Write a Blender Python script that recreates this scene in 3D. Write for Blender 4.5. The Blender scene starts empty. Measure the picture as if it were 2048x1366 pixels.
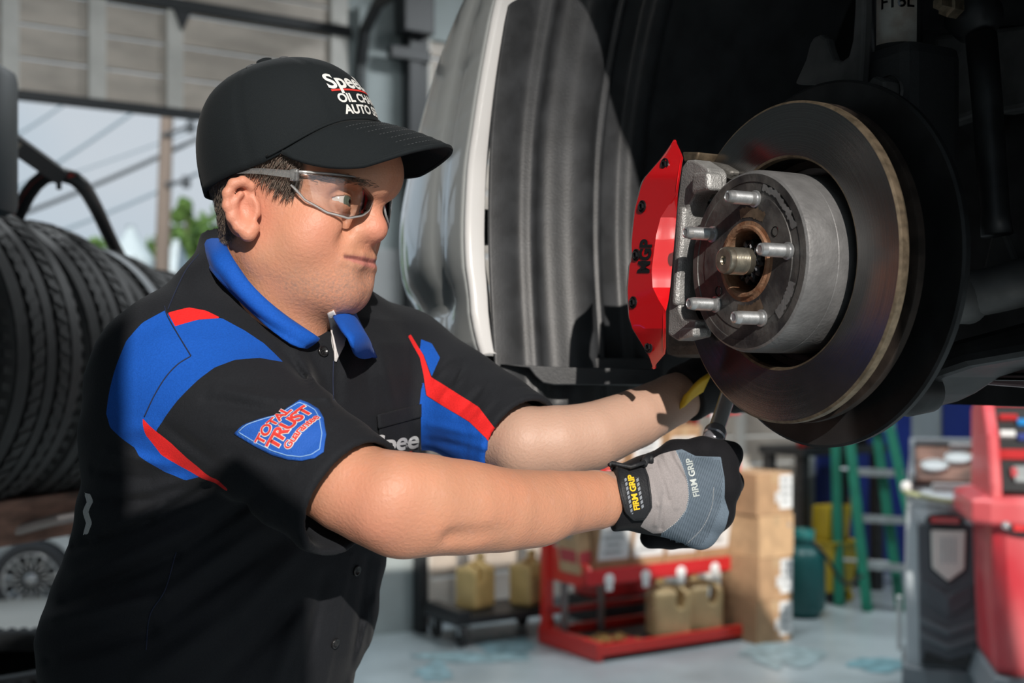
import bpy, bmesh, math, random
import numpy as np
from mathutils import Vector, Matrix
from mathutils.bvhtree import BVHTree
random.seed(7); np.random.seed(7)
C = bpy.context.scene.collection
SC = bpy.context.scene

# ---------------------------------------------------------------- camera
F_PX, HOR, CZ = 2400.0, 750.0, 1.55          # focal length in pixels, horizon row, camera height
cam = bpy.data.cameras.new('camera'); camo = bpy.data.objects.new('camera', cam); C.objects.link(camo)
camo.location = (0, 0, CZ); camo.rotation_euler = (math.pi/2, 0, 0)
cam.sensor_width = 36; cam.lens = F_PX*36/2048
cam.shift_y = (HOR-683)/2048
cam.clip_start = .05; cam.clip_end = 300
cam.dof.use_dof = True; cam.dof.focus_distance = 1.12; cam.dof.aperture_fstop = 5.0
SC.camera = camo

# ---------------------------------------------------------------- sky, sun, exposure
w = bpy.data.worlds.new('sky'); SC.world = w; w.use_nodes = True
nt = w.node_tree; bg = nt.nodes['Background']
tc = nt.nodes.new('ShaderNodeTexCoord'); mp = nt.nodes.new('ShaderNodeMapping'); mp.inputs['Scale'].default_value = (1.2, 1.2, 3)
nz = nt.nodes.new('ShaderNodeTexNoise'); nz.inputs['Scale'].default_value = 1.6; nz.inputs['Detail'].default_value = 3
cr = nt.nodes.new('ShaderNodeValToRGB')
cr.color_ramp.elements[0].position = .35; cr.color_ramp.elements[0].color = (.42, .56, .68, 1)
cr.color_ramp.elements[1].position = .68; cr.color_ramp.elements[1].color = (.60, .66, .72, 1)
nt.links.new(tc.outputs['Generated'], mp.inputs['Vector']); nt.links.new(mp.outputs['Vector'], nz.inputs['Vector'])
nt.links.new(nz.outputs['Fac'], cr.inputs['Fac']); nt.links.new(cr.outputs['Color'], bg.inputs['Color'])
bg.inputs['Strength'].default_value = .95
SUN_DIR = Vector((-.16, .90, -.39)).normalized()
sl = bpy.data.lights.new('sun', 'SUN'); sl.energy = 4.6; sl.angle = math.radians(.6); sl.color = (1, .93, .85)
so = bpy.data.objects.new('sun', sl); C.objects.link(so); so.location = (1, -4, 6)
so.rotation_euler = SUN_DIR.to_track_quat('-Z', 'Y').to_euler()
SC.view_settings.view_transform = 'Standard'; SC.view_settings.look = 'None'
SC.view_settings.gamma = 1; SC.view_settings.exposure = 0; SC.view_settings.use_curve_mapping = False

# ---------------------------------------------------------------- helpers
def P(px, py, d):
    """the place in the garage at depth d that the photograph shows at (px, py)"""
    return Vector(((px-1024)/F_PX*d, d, CZ-(py-HOR)/F_PX*d))
def ray(px, py): return Vector(((px-1024)/F_PX, 1.0, -(py-HOR)/F_PX))

def mat(name, col, rough=.5, metal=0., var=0., vs=8., bump=0., bs=40., spec=.5, coat=0., sss=0., trans=0., aniso=0., emit=0., detail=4, col2=None, stretch=(1,1,1), alpha=1.):
    m = bpy.data.materials.new(name); m.use_nodes = True
    nt = m.node_tree; b = nt.nodes['Principled BSDF']; L = nt.links
    b.inputs['Base Color'].default_value = (*col, 1); b.inputs['Roughness'].default_value = rough
    b.inputs['Metallic'].default_value = metal; b.inputs['Specular IOR Level'].default_value = spec
    b.inputs['Coat Weight'].default_value = coat; b.inputs['Coat Roughness'].default_value = .03
    if sss:
        b.inputs['Subsurface Weight'].default_value = sss; b.inputs['Subsurface Radius'].default_value = (1, .35, .2); b.inputs['Subsurface Scale'].default_value = .006
    if trans: b.inputs['Transmission Weight'].default_value = trans
    if aniso: b.inputs['Anisotropic'].default_value = aniso
    if emit:
        b.inputs['Emission Color'].default_value = (*col, 1); b.inputs['Emission Strength'].default_value = emit
    if var or bump or col2:
        tc = nt.nodes.new('ShaderNodeTexCoord'); mp = nt.nodes.new('ShaderNodeMapping'); mp.inputs['Scale'].default_value = stretch
        L.new(tc.outputs['Object'], mp.inputs['Vector'])
    if var or col2:
        n = nt.nodes.new('ShaderNodeTexNoise'); n.inputs['Scale'].default_value = vs; n.inputs['Detail'].default_value = detail
        r = nt.nodes.new('ShaderNodeValToRGB')
        c2 = col2 if col2 else tuple(min(1, c*(1+var)) for c in col)
        c1 = col if col2 else tuple(c*(1-var) for c in col)
        r.color_ramp.elements[0].color = (*c1, 1); r.color_ramp.elements[0].position = .36
        r.color_ramp.elements[1].color = (*c2, 1); r.color_ramp.elements[1].position = .66
        L.new(mp.outputs['Vector'], n.inputs['Vector']); L.new(n.outputs['Fac'], r.inputs['Fac']); L.new(r.outputs['Color'], b.inputs['Base Color'])
    if bump:
        n2 = nt.nodes.new('ShaderNodeTexNoise'); n2.inputs['Scale'].default_value = bs; n2.inputs['Detail'].default_value = 3
        bu = nt.nodes.new('ShaderNodeBump'); bu.inputs['Strength'].default_value = bump; bu.inputs['Distance'].default_value = .002
        L.new(mp.outputs['Vector'], n2.inputs['Vector']); L.new(n2.outputs['Fac'], bu.inputs['Height']); L.new(bu.outputs['Normal'], b.inputs['Normal'])
    return m

def wpos(o):
    p = Vector((0, 0, 0))
    while o is not None: p = p+o.location; o = o.parent
    return p
def mesh_obj(name, verts, faces, m=None, parent=None, smooth=True, local=False, mats=None, mi=None):
    """one mesh object; vertices in world places (or local ones when local=True)"""
    me = bpy.data.meshes.new(name)
    V = np.asarray(verts, dtype=float).reshape(-1, 3)
    o = bpy.data.objects.new(name, me)
    if parent is not None:
        o.parent = parent
        if not local: V = V-np.array(wpos(parent))
    me.from_pydata(V.tolist(), [], [list(f) for f in faces]); me.update()
    for k in (mats or ([m] if m else [])): me.materials.append(k)
    if mi is not None: me.polygons.foreach_set('material_index', np.asarray(mi, dtype=np.int32))
    me.polygons.foreach_set('use_smooth', np.full(len(me.polygons), bool(smooth)))
    C.objects.link(o); return o
def np_mesh(name, V, Q, m, parent=None, smooth=True, mats=None):
    """fast path for large quad meshes"""
    me = bpy.data.meshes.new(name); o = bpy.data.objects.new(name, me)
    if parent is not None:
        o.parent = parent; V = V-np.array(wpos(parent))
    Q = np.asarray(Q, dtype=np.int32)
    me.vertices.add(len(V)); me.vertices.foreach_set('co', np.ascontiguousarray(V, dtype=np.float32).ravel())
    me.loops.add(Q.size); me.loops.foreach_set('vertex_index', Q.ravel())
    me.polygons.add(len(Q)); me.polygons.foreach_set('loop_start', np.arange(0, Q.size, 4, dtype=np.int32))
    me.update(calc_edges=True); me.validate()
    for k in (mats or [m]): me.materials.append(k)
    me.polygons.foreach_set('use_smooth', np.full(len(me.polygons), bool(smooth)))
    C.objects.link(o); return o
def fattr(o, name, arr):
    a = o.data.attributes.new(name, 'FLOAT', 'POINT'); a.data.foreach_set('value', np.asarray(arr, dtype=np.float32))
def thing(name, label, cat, loc=(0, 0, 0), rotz=0., group=None):
    o = bpy.data.objects.new(name, None); C.objects.link(o); o.empty_display_size = .05
    o.location = loc; o.rotation_euler = (0, 0, rotz); o['label'] = label; o['category'] = cat
    if group: o['group'] = group
    return o
def tag(o, label, cat, group=None):
    o['label'] = label; o['category'] = cat
    if group: o['group'] = group
    return o
def struct(o): o['kind'] = 'structure'; return o
def dup(root, loc, rotz=None, label=None, scale=None):
    r = root.copy(); C.objects.link(r); r.location = loc
    if rotz is not None: r.rotation_euler = (0, 0, rotz)
    if scale: r.scale = scale
    if label: r['label'] = label
    for ch in list(root.children):
        c = ch.copy(); C.objects.link(c); c.parent = r
        for g in list(ch.children):
            d = g.copy(); C.objects.link(d); d.parent = c
    return r

class MB:
    """collects shapes into one mesh"""
    def __init__(s): s.v = []; s.f = []; s.mi = []; s.cur = 0
    def add(s, V, Fc):
        n = len(s.v); s.v += [tuple(x) for x in V]; s.f += [tuple(i+n for i in f) for f in Fc]; s.mi += [s.cur]*len(Fc)
    def box(s, c, h, ax=None, bev=0.):
        """box of half sizes h about c; ax = three unit axes"""
        c = Vector(c); ax = ax or (Vector((1, 0, 0)), Vector((0, 1, 0)), Vector((0, 0, 1)))
        if not bev:
            V = [c+ax[0]*h[0]*x+ax[1]*h[1]*y+ax[2]*h[2]*z for z in (-1, 1) for y in (-1, 1) for x in (-1, 1)]
            s.add(V, [(0, 2, 3, 1), (4, 5, 7, 6), (0, 1, 5, 4), (2, 6, 7, 3), (0, 4, 6, 2), (1, 3, 7, 5)])
        else:
            b = min(bev, *[x*.95 for x in h]); bm = bmesh.new(); bmesh.ops.create_cube(bm, size=2)
            for v in bm.verts: v.co = Vector((v.co.x*h[0], v.co.y*h[1], v.co.z*h[2]))
            bmesh.ops.bevel(bm, geom=bm.edges[:], offset=b, segments=2, affect='EDGES', profile=.6)
            bm.verts.index_update()
            s.add([c+ax[0]*v.co.x+ax[1]*v.co.y+ax[2]*v.co.z for v in bm.verts], [[v.index for v in f.verts] for f in bm.faces]); bm.free()
    def tube(s, pts, r, n=12, caps=True, closed=False):
        pts = [Vector(p) for p in pts]; N = len(pts); R = r if isinstance(r, (list, tuple)) else [r]*N
        up = None; V = []
        for i, p in enumerate(pts):
            t = (pts[(i+1) % N]-pts[i-1]) if (closed or 0 < i < N-1) else (pts[1]-pts[0] if i == 0 else pts[-1]-pts[-2])
            t = t.normalized()
            if up is None:
                up = Vector((0, 0, 1)) if abs(t.z) < .9 else Vector((1, 0, 0))
            a = (up-t*up.dot(t)).normalized(); b = t.cross(a); up = a
            V += [p+(a*math.cos(2*math.pi*k/n)+b*math.sin(2*math.pi*k/n))*R[i] for k in range(n)]
        Fc = []
        for i in range(N if closed else N-1):
            j = (i+1) % N
            Fc += [(i*n+k, i*n+(k+1) % n, j*n+(k+1) % n, j*n+k) for k in range(n)]
        if caps and not closed: Fc += [tuple(range(n))[::-1], tuple(range((N-1)*n, N*n))]
        s.add(V, Fc)
    def lathe(s, prof, o=(0, 0, 0), ax=Vector((0, 0, 1)), n=32, a0=0., a1=2*math.pi):
        """prof = (radius, height) pairs turned about axis ax through o"""
        o = Vector(o); ax = Vector(ax).normalized(); u = (Vector((0, 0, 1)) if abs(ax.z) < .9 else Vector((1, 0, 0)))
        u = (u-ax*u.dot(ax)).normalized(); v = ax.cross(u); full = abs(a1-a0-2*math.pi) < 1e-6
        m = n if full else n+1; V = []
        for (r, h) in prof:
            V += [o+ax*h+(u*math.cos(a0+(a1-a0)*k/n)+v*math.sin(a0+(a1-a0)*k/n))*r for k in range(m)]
        Fc = []
        for i in range(len(prof)-1):
            for k in range(n):
                k2 = (k+1) % m
                Fc.append((i*m+k, i*m+k2, (i+1)*m+k2, (i+1)*m+k))
        s.add(V, Fc)
    def prism(s, poly, d):
        """planar polygon (3D points) pushed along vector d"""
        d = Vector(d); n = len(poly); V = [Vector(p) for p in poly]+[Vector(p)+d for p in poly]
        s.add(V, [tuple(range(n)), tuple(range(n, 2*n))[::-1]]+[(i, i+n, (i+1) % n+n, (i+1) % n) for i in range(n)])
    def grid(s, rows, closed=False):
        """rows of equally many points"""
        m = len(rows[0]); V = [p for r in rows for p in r]; Fc = []
        for i in range(len(rows)-1):
            for k in range(m if closed else m-1):
                k2 = (k+1) % m
                Fc.append((i*m+k, i*m+k2, (i+1)*m+k2, (i+1)*m+k))
        s.add(V, Fc)
    def build(s, name, m=None, parent=None, smooth=False, local=False, mats=None, fix=True, auto=None):
        o = mesh_obj(name, s.v, s.f, m, parent, smooth, local, mats, s.mi if mats else None)
        if fix:
            bm = bmesh.new(); bm.from_mesh(o.data); bmesh.ops.recalc_face_normals(bm, faces=bm.faces[:]); bm.to_mesh(o.data); bm.free()
        if auto: o.data.set_sharp_from_angle(angle=math.radians(auto))
        return o
def sharp(o, a=35): 
    o.data.polygons.foreach_set('use_smooth', np.full(len(o.data.polygons), True)); o.data.set_sharp_from_angle(angle=math.radians(a)); return o
def mod_solid(o, t, off=0.):
    m = o.modifiers.new('thickness', 'SOLIDIFY'); m.thickness = t; m.offset = off; return o
def mod_bevel(o, wd, seg=2):
    m = o.modifiers.new('bevel', 'BEVEL'); m.width = wd; m.segments = seg; m.limit_method = 'ANGLE'; m.angle_limit = math.radians(40); return o
def resample(pts, n):
    pts = np.array([list(p) for p in pts], dtype=float); d = np.r_[0, np.cumsum(np.linalg.norm(np.diff(pts, axis=0), axis=1))]
    t = np.linspace(0, d[-1], n); return np.stack([np.interp(t, d, pts[:, k]) for k in range(pts.shape[1])], 1)
def smooth_line(pts, n):
    """Catmull-Rom through the points, n samples"""
    pts = np.array([list(p) for p in pts], dtype=float); q = np.vstack([2*pts[0]-pts[1], pts, 2*pts[-1]-pts[-2]]); out = []
    for i in range(1, len(q)-2):
        for t in np.linspace(0, 1, 12, endpoint=False):
            a, b, c, d = q[i-1:i+3]
            out.append(.5*(2*b+(c-a)*t+(2*a-5*b+4*c-d)*t*t+(3*b-a-3*c+d)*t**3))
    out.append(pts[-1]); return resample(out, n)

def text_geo(body, size=1., bold=0., shear=0., align='CENTER', spacing=1., maxedge=None):
    """flat triangles of a piece of lettering, as 2D points and faces"""
    cu = bpy.data.curves.new('lettering', 'FONT'); cu.body = body; cu.size = size; cu.offset = bold; cu.shear = shear
    cu.align_x = align; cu.align_y = 'CENTER'; cu.space_character = spacing; cu.resolution_u = 4; cu.fill_mode = 'FRONT'
    o = bpy.data.objects.new('lettering', cu); C.objects.link(o)
    me = bpy.data.meshes.new_from_object(o.evaluated_get(bpy.context.evaluated_depsgraph_get()))
    bpy.data.objects.remove(o); bpy.data.curves.remove(cu)
    bm = bmesh.new(); bm.from_mesh(me); bmesh.ops.triangulate(bm, faces=bm.faces[:])
    if maxedge:
        for _ in range(5):
            e = [x for x in bm.edges if x.calc_length() > maxedge]
            if not e: break
            bmesh.ops.subdivide_edges(bm, edges=e, cuts=1); bmesh.ops.triangulate(bm, faces=bm.faces[:])
    bm.verts.index_update()
    V = [(v.co.x, v.co.y) for v in bm.verts]; Fc = [[v.index for v in f.verts] for f in bm.faces]
    bm.free(); bpy.data.meshes.remove(me); return V, Fc
def letters(name, body, mapf, m, parent=None, **kw):
    V, Fc = text_geo(body, **kw)
    return mesh_obj(name, [mapf(x, y) for x, y in V], Fc, m, parent, smooth=True)
def flat_map(o, ex, ey):
    o = Vector(o); ex = Vector(ex); ey = Vector(ey)
    return lambda x, y: o+ex*x+ey*y
def hit(bvh, px, py):
    r = ray(px, py); h = bvh.ray_cast(Vector((0, 0, CZ)), r.normalized(), 8)
    return h[0], h[1]
def surf_map(bvh, o, ex, ey, n, off):
    """lays a flat pattern on a surface: thrown along -n from in front, lifted by off"""
    o = Vector(o); ex = Vector(ex); ey = Vector(ey); n = Vector(n).normalized()
    def f(x, y):
        q = o+ex*x+ey*y; h = bvh.ray_cast(q+n*.12, -n, .3)
        if h[0] is None:
            h = bvh.find_nearest(q)
        return h[0]+n*off
    return f

# ---------------------------------------------------------------- distance-field modelling
def rc(p, a, b, ra, rb):
    a = np.asarray(a, dtype=np.float32); b = np.asarray(b, dtype=np.float32); ba = b-a; pa = p-a
    t = np.clip(pa @ ba/(ba @ ba+1e-12), 0, 1)
    return np.linalg.norm(pa-t[:, None]*ba, axis=1)-(ra+(rb-ra)*t)
def ball(p, c, r): return np.linalg.norm(p-np.asarray(c, dtype=np.float32), axis=1)-r
def ell(p, c, r, M=None):
    q = p-np.asarray(c, dtype=np.float32)
    if M is not None: q = q @ np.asarray(M, dtype=np.float32).T
    r = np.asarray(r, dtype=np.float32); k0 = np.linalg.norm(q/r, axis=1); k1 = np.linalg.norm(q/(r*r), axis=1)
    return k0*(k0-1)/np.maximum(k1, 1e-6)
def smin(a, b, k):
    h = np.clip(.5+.5*(b-a)/k, 0, 1); return b*(1-h)+a*h-k*h*(1-h)
def smax(a, b, k): return -smin(-a, -b, k)
def chain(p, pts, k=.012):
    d = None
    for i in range(len(pts)-1):
        e = rc(p, pts[i][0], pts[i+1][0], pts[i][1], pts[i+1][1]); d = e if d is None else smin(d, e, k)
    return d
def surfnet(fn, lo, hi, h, B=8, slack=.006):
    lo = np.array(lo, dtype=np.float64); nb = np.ceil((np.array(hi)-lo)/(h*B)).astype(int)
    ci = np.stack(np.meshgrid(*[np.arange(n) for n in nb], indexing='ij'), -1).reshape(-1, 3)
    dc = fn((lo+(ci+.5)*B*h).astype(np.float32))
    act = np.abs(dc) < B*h*.9*1.5+slack
    D = np.broadcast_to(np.where(dc.reshape(nb) < 0, -1., 1.).astype(np.float32)[:, None, :, None, :, None], (nb[0], B, nb[1], B, nb[2], B)).copy()
    off = np.stack(np.meshgrid(*[np.arange(B)]*3, indexing='ij'), -1).reshape(-1, 3)
    ai = ci[act]; vals = np.empty((len(ai), B**3), dtype=np.float32); step = 1500
    for s in range(0, len(ai), step):
        q = (ai[s:s+step, None, :]*B+off[None]).reshape(-1, 3)
        vals[s:s+step] = fn((lo+q*h).astype(np.float32)).reshape(-1, B**3)
    Dv = D.transpose(0, 2, 4, 1, 3, 5); Dv[ai[:, 0], ai[:, 1], ai[:, 2]] = vals.reshape(-1, B, B, B)
    D = D.reshape(nb*B); S = D < 0
    cnt = np.zeros(np.array(S.shape)-1, dtype=np.uint8)
    for a in (0, 1):
        for b in (0, 1):
            for c in (0, 1):
                cnt += S[a:S.shape[0]-1+a, b:S.shape[1]-1+b, c:S.shape[2]-1+c]
    cells = np.argwhere((cnt > 0) & (cnt < 8))
    acc = np.zeros((len(cells), 3)); num = np.zeros(len(cells))
    I, J, K = cells.T
    for ax in range(3):
        for u in (0, 1):
            for v in (0, 1):
                o0 = [0, 0, 0]; o0[(ax+1) % 3] = u; o0[(ax+2) % 3] = v; o1 = list(o0); o1[ax] = 1
                d0 = D[I+o0[0], J+o0[1], K+o0[2]]; d1 = D[I+o1[0], J+o1[1], K+o1[2]]
                x = (d0 < 0) != (d1 < 0); t = np.where(x, d0/np.where(x, d0-d1, 1), 0)
                pos = np.array(o0, dtype=float)[None].repeat(len(cells), 0); pos[:, ax] = t
                acc += pos*x[:, None]; num += x
    V = lo+(cells+acc/num[:, None])*h
    ids = np.full(cnt.shape, -1, dtype=np.int32); ids[I, J, K] = np.arange(len(cells))
    quads = []
    for ax in range(3):
        s0 = [slice(None)]*3; s1 = [slice(None)]*3; s0[ax] = slice(0, -1); s1[ax] = slice(1, None)
        e = np.argwhere(S[tuple(s0)] != S[tuple(s1)])
        u, v = (ax+1) % 3, (ax+2) % 3
        ok = (e[:, u] > 0) & (e[:, v] > 0) & (e[:, u] < cnt.shape[u]) & (e[:, v] < cnt.shape[v]); e = e[ok]
        ins = S[e[:, 0], e[:, 1], e[:, 2]]; q = []
        for (du, dv) in ((-1, -1), (0, -1), (0, 0), (-1, 0)):
            c = e.copy(); c[:, u] += du; c[:, v] += dv; q.append(ids[c[:, 0], c[:, 1], c[:, 2]])
        q = np.stack(q, 1); q[~ins] = q[~ins][:, ::-1]; quads.append(q)
    Q = np.vstack(quads); Q = Q[(Q >= 0).all(1)]
    return V, Q
def bvh_of(V, Q): return BVHTree.FromPolygons([tuple(v) for v in V.tolist()], [tuple(q) for q in Q.tolist()])
def poly_sd(pts, x, y):
    """signed distance to a flat polygon, negative inside"""
    p = np.asarray(pts, dtype=float); d = np.full(len(x), 1e9); s = np.ones(len(x)); n = len(p)
    for i in range(n):
        a = p[i]; b = p[i-1]; ex, ey = b-a; wx = x-a[0]; wy = y-a[1]
        t = np.clip((wx*ex+wy*ey)/(ex*ex+ey*ey+1e-12), 0, 1); d = np.minimum(d, (wx-ex*t)**2+(wy-ey*t)**2)
        c1 = y >= a[1]; c2 = y < b[1]; c3 = ex*wy > ey*wx
        fl = (c1 & c2 & c3) | (~c1 & ~c2 & ~c3); s = np.where(fl, -s, s)
    return s*np.sqrt(d)
# room axes: U runs along the back wall, V points into the garage
U3 = Vector((.85, .527, 0)).normalized(); V3 = Vector((-U3.y, U3.x, 0)); Z3 = Vector((0, 0, 1)); RAX = (U3, V3, Z3); RROT = math.atan2(U3.y, U3.x)
# ---------------------------------------------------------------- materials
def skin_material():
    m = mat('skin', (.60, .34, .24), rough=.5, spec=.4, sss=.1); nt = m.node_tree; L = nt.links; b = nt.nodes['Principled BSDF']
    def attr(n): a = nt.nodes.new('ShaderNodeAttribute'); a.attribute_name = n; return a.outputs['Fac']
    def mix(f, a, bb, blend='MIX'):
        x = nt.nodes.new('ShaderNodeMix'); x.data_type = 'RGBA'; x.blend_type = blend
        if isinstance(f, float): x.inputs[0].default_value = f
        else: L.new(f, x.inputs[0])
        for s, q in ((6, a), (7, bb)):
            if isinstance(q, tuple): x.inputs[s].default_value = (*q, 1)
            else: L.new(q, x.inputs[s])
        return x.outputs[2]
    def noise(sc, det=4):
        n = nt.nodes.new('ShaderNodeTexNoise'); n.inputs['Scale'].default_value = sc; n.inputs['Detail'].default_value = det
        L.new(tc.outputs['Object'], n.inputs['Vector']); return n
    def ramp(s, a, bb):
        r = nt.nodes.new('ShaderNodeMapRange'); r.inputs[1].default_value = a; r.inputs[2].default_value = bb; L.new(s, r.inputs[0]); return r.outputs[0]
    tc = nt.nodes.new('ShaderNodeTexCoord')
    c = mix(ramp(noise(26).outputs['Fac'], .35, .7), (.54, .265, .165), (.60, .27, .165))
    c = mix(ramp(noise(140, 3).outputs['Fac'], .56, .8), c, (.56, .28, .19))
    c = mix(attr('flush'), c, (.64, .25, .17))
    c = mix(attr('pale'), c, (.50, .315, .235))
    st = nt.nodes.new('ShaderNodeMath'); st.operation = 'MULTIPLY'; L.new(attr('stubble'), st.inputs[0]); L.new(ramp(noise(420, 2).outputs['Fac'], .3, .7), st.inputs[1])
    c = mix(st.outputs[0], c, (.26, .18, .15))
    c = mix(attr('scalp'), c, (.11, .08, .065)); c = mix(attr('lip'), c, (.52, .19, .165)); c = mix(attr('lip_shade'), c, (.16, .05, .045))
    L.new(c, b.inputs['Base Color'])
    bu = nt.nodes.new('ShaderNodeBump'); bu.inputs['Strength'].default_value = .5; bu.inputs['Distance'].default_value = .0012
    L.new(noise(330, 3).outputs['Fac'], bu.inputs['Height']); L.new(bu.outputs['Normal'], b.inputs['Normal'])
    return m
def zone_material(name, base, zones, rough=.8, weave=900., bumpd=.0004, sheen=.04):
    """cloth: plain base with sewn-in zones given by float attributes (negative inside)"""
    m = bpy.data.materials.new(name); m.use_nodes = True; nt = m.node_tree; L = nt.links; b = nt.nodes['Principled BSDF']
    b.inputs['Roughness'].default_value = rough; b.inputs['Specular IOR Level'].default_value = .12; b.inputs['Sheen Weight'].default_value = sheen; b.inputs['Sheen Roughness'].default_value = .4
    tc = nt.nodes.new('ShaderNodeTexCoord'); n = nt.nodes.new('ShaderNodeTexNoise'); n.inputs['Scale'].default_value = weave; n.inputs['Detail'].default_value = 2
    L.new(tc.outputs['Object'], n.inputs['Vector'])
    cur = None
    for k, (at, col) in enumerate(zones):
        a = nt.nodes.new('ShaderNodeAttribute'); a.attribute_name = at
        lt = nt.nodes.new('ShaderNodeMath'); lt.operation = 'LESS_THAN'; lt.inputs[1].default_value = 0; L.new(a.outputs['Fac'], lt.inputs[0])
        x = nt.nodes.new('ShaderNodeMix'); x.data_type = 'RGBA'; L.new(lt.outputs[0], x.inputs[0])
        if cur is None: x.inputs[6].default_value = (*base, 1)
        else: L.new(cur, x.inputs[6])
        x.inputs[7].default_value = (*col, 1); cur = x.outputs[2]
    x = nt.nodes.new('ShaderNodeMix'); x.data_type = 'RGBA'; x.blend_type = 'MULTIPLY'; x.inputs[0].default_value = 1
    r = nt.nodes.new('ShaderNodeMapRange'); r.inputs[3].default_value = .72; r.inputs[4].default_value = 1.25; L.new(n.outputs['Fac'], r.inputs[0])
    if cur is None: x.inputs[6].default_value = (*base, 1)
    else: L.new(cur, x.inputs[6])
    L.new(r.outputs[0], x.inputs[7]); L.new(x.outputs[2], b.inputs['Base Color'])
    bu = nt.nodes.new('ShaderNodeBump'); bu.inputs['Strength'].default_value = .5; bu.inputs['Distance'].default_value = bumpd
    L.new(n.outputs['Fac'], bu.inputs['Height']); L.new(bu.outputs['Normal'], b.inputs['Normal'])
    return m
def clear_material(name, tint=(1, 1, 1), body=.04, milk=0.):
    """thin clear sheet: see-through with a mirror-like skin"""
    m = bpy.data.materials.new(name); m.use_nodes = True; nt = m.node_tree; nt.nodes.clear(); L = nt.links
    o = nt.nodes.new('ShaderNodeOutputMaterial'); t = nt.nodes.new('ShaderNodeBsdfTransparent'); g = nt.nodes.new('ShaderNodeBsdfGlossy')
    g.inputs['Roughness'].default_value = .04; t.inputs['Color'].default_value = (*tint, 1)
    fr = nt.nodes.new('ShaderNodeFresnel'); fr.inputs['IOR'].default_value = 1.5; ad = nt.nodes.new('ShaderNodeMath'); ad.operation = 'ADD'; ad.inputs[1].default_value = body
    mx = nt.nodes.new('ShaderNodeMixShader'); L.new(fr.outputs[0], ad.inputs[0]); L.new(ad.outputs[0], mx.inputs[0]); L.new(t.outputs[0], mx.inputs[1]); L.new(g.outputs[0], mx.inputs[2]); 
    if milk:
        df = nt.nodes.new('ShaderNodeBsdfDiffuse'); df.inputs['Color'].default_value = (.8, .8, .8, 1); m2 = nt.nodes.new('ShaderNodeMixShader'); m2.inputs[0].default_value = milk
        L.new(mx.outputs[0], m2.inputs[1]); L.new(df.outputs[0], m2.inputs[2]); mx = m2
    L.new(mx.outputs[0], o.inputs['Surface'])
    return m
M = {}
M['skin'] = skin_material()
BLACK, BLUE, RED = (.0145, .0158, .019), (.010, .085, .42), (.72, .022, .022)
M['shirt'] = zone_material('shirt knit', BLACK, [('blue', BLUE), ('red', RED), ('tee', (.55, .54, .54))], weave=700, bumpd=.0006)
M['collar'] = zone_material('blue knit', BLUE, [], weave=700)
M['cap'] = zone_material('black twill', (.0115, .0145, .0165), [], weave=1100, bumpd=.0006)
M['brim_under'] = mat('black cotton', (.006, .006, .007), .9)
M['seam'] = mat('navy thread', (.008, .014, .04), .8); M['thread'] = mat('dark thread', (.06, .065, .07), .8)
M['white_thread'] = mat('white thread', (.72, .72, .70), .7)
M['red_thread'] = mat('red thread', (.66, .04, .03), .7)
M['button'] = mat('black button', (.012, .012, .013), .25)
M['patch_blue'] = mat('blue twill', (.012, .10, .46), .75, bump=.4, bs=900)
M['glove'] = zone_material('glove cloth', (.010, .010, .012), [('mesh', (.13, .17, .215)), ('grey', (.30, .275, .275))], weave=900, bumpd=.0006)
M['glove_strap'] = mat('black strap', (.011, .012, .015), .6, bump=.3, bs=500)
M['strap_grey'] = mat('grey print', (.24, .26, .29), .6)
M['yellow_print'] = mat('yellow print', (.85, .52, .02), .55)
M['grey_print'] = mat('reflective grey print', (.42, .46, .45), .4)
M['hair'] = mat('brown grey hair', (.15, .115, .09), .55, var=.5, vs=300)
M['eye_white'] = mat('eye white', (.66, .60, .57), .12); M['iris'] = mat('green grey iris', (.12, .14, .11), .12); M['pupil'] = mat('pupil', (.004, .004, .004), .1)
M['clear'] = clear_material('clear lens', (.965, .97, .965), .055, .0); M['clear_edge'] = clear_material('clear temple', (.95, .95, .94), .16, .10); M['clear_rim'] = clear_material('clear rim', (.95, .95, .94), .2, .34)
M['trousers'] = mat('charcoal cloth', (.03, .03, .032), .85); M['boot'] = mat('black leather', (.015, .014, .013), .5)
M['chrome'] = mat('chrome', (.55, .56, .58), .22, .6)
M['chrome_dark'] = mat('dark chrome', (.30, .30, .33), .22, .6)
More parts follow.
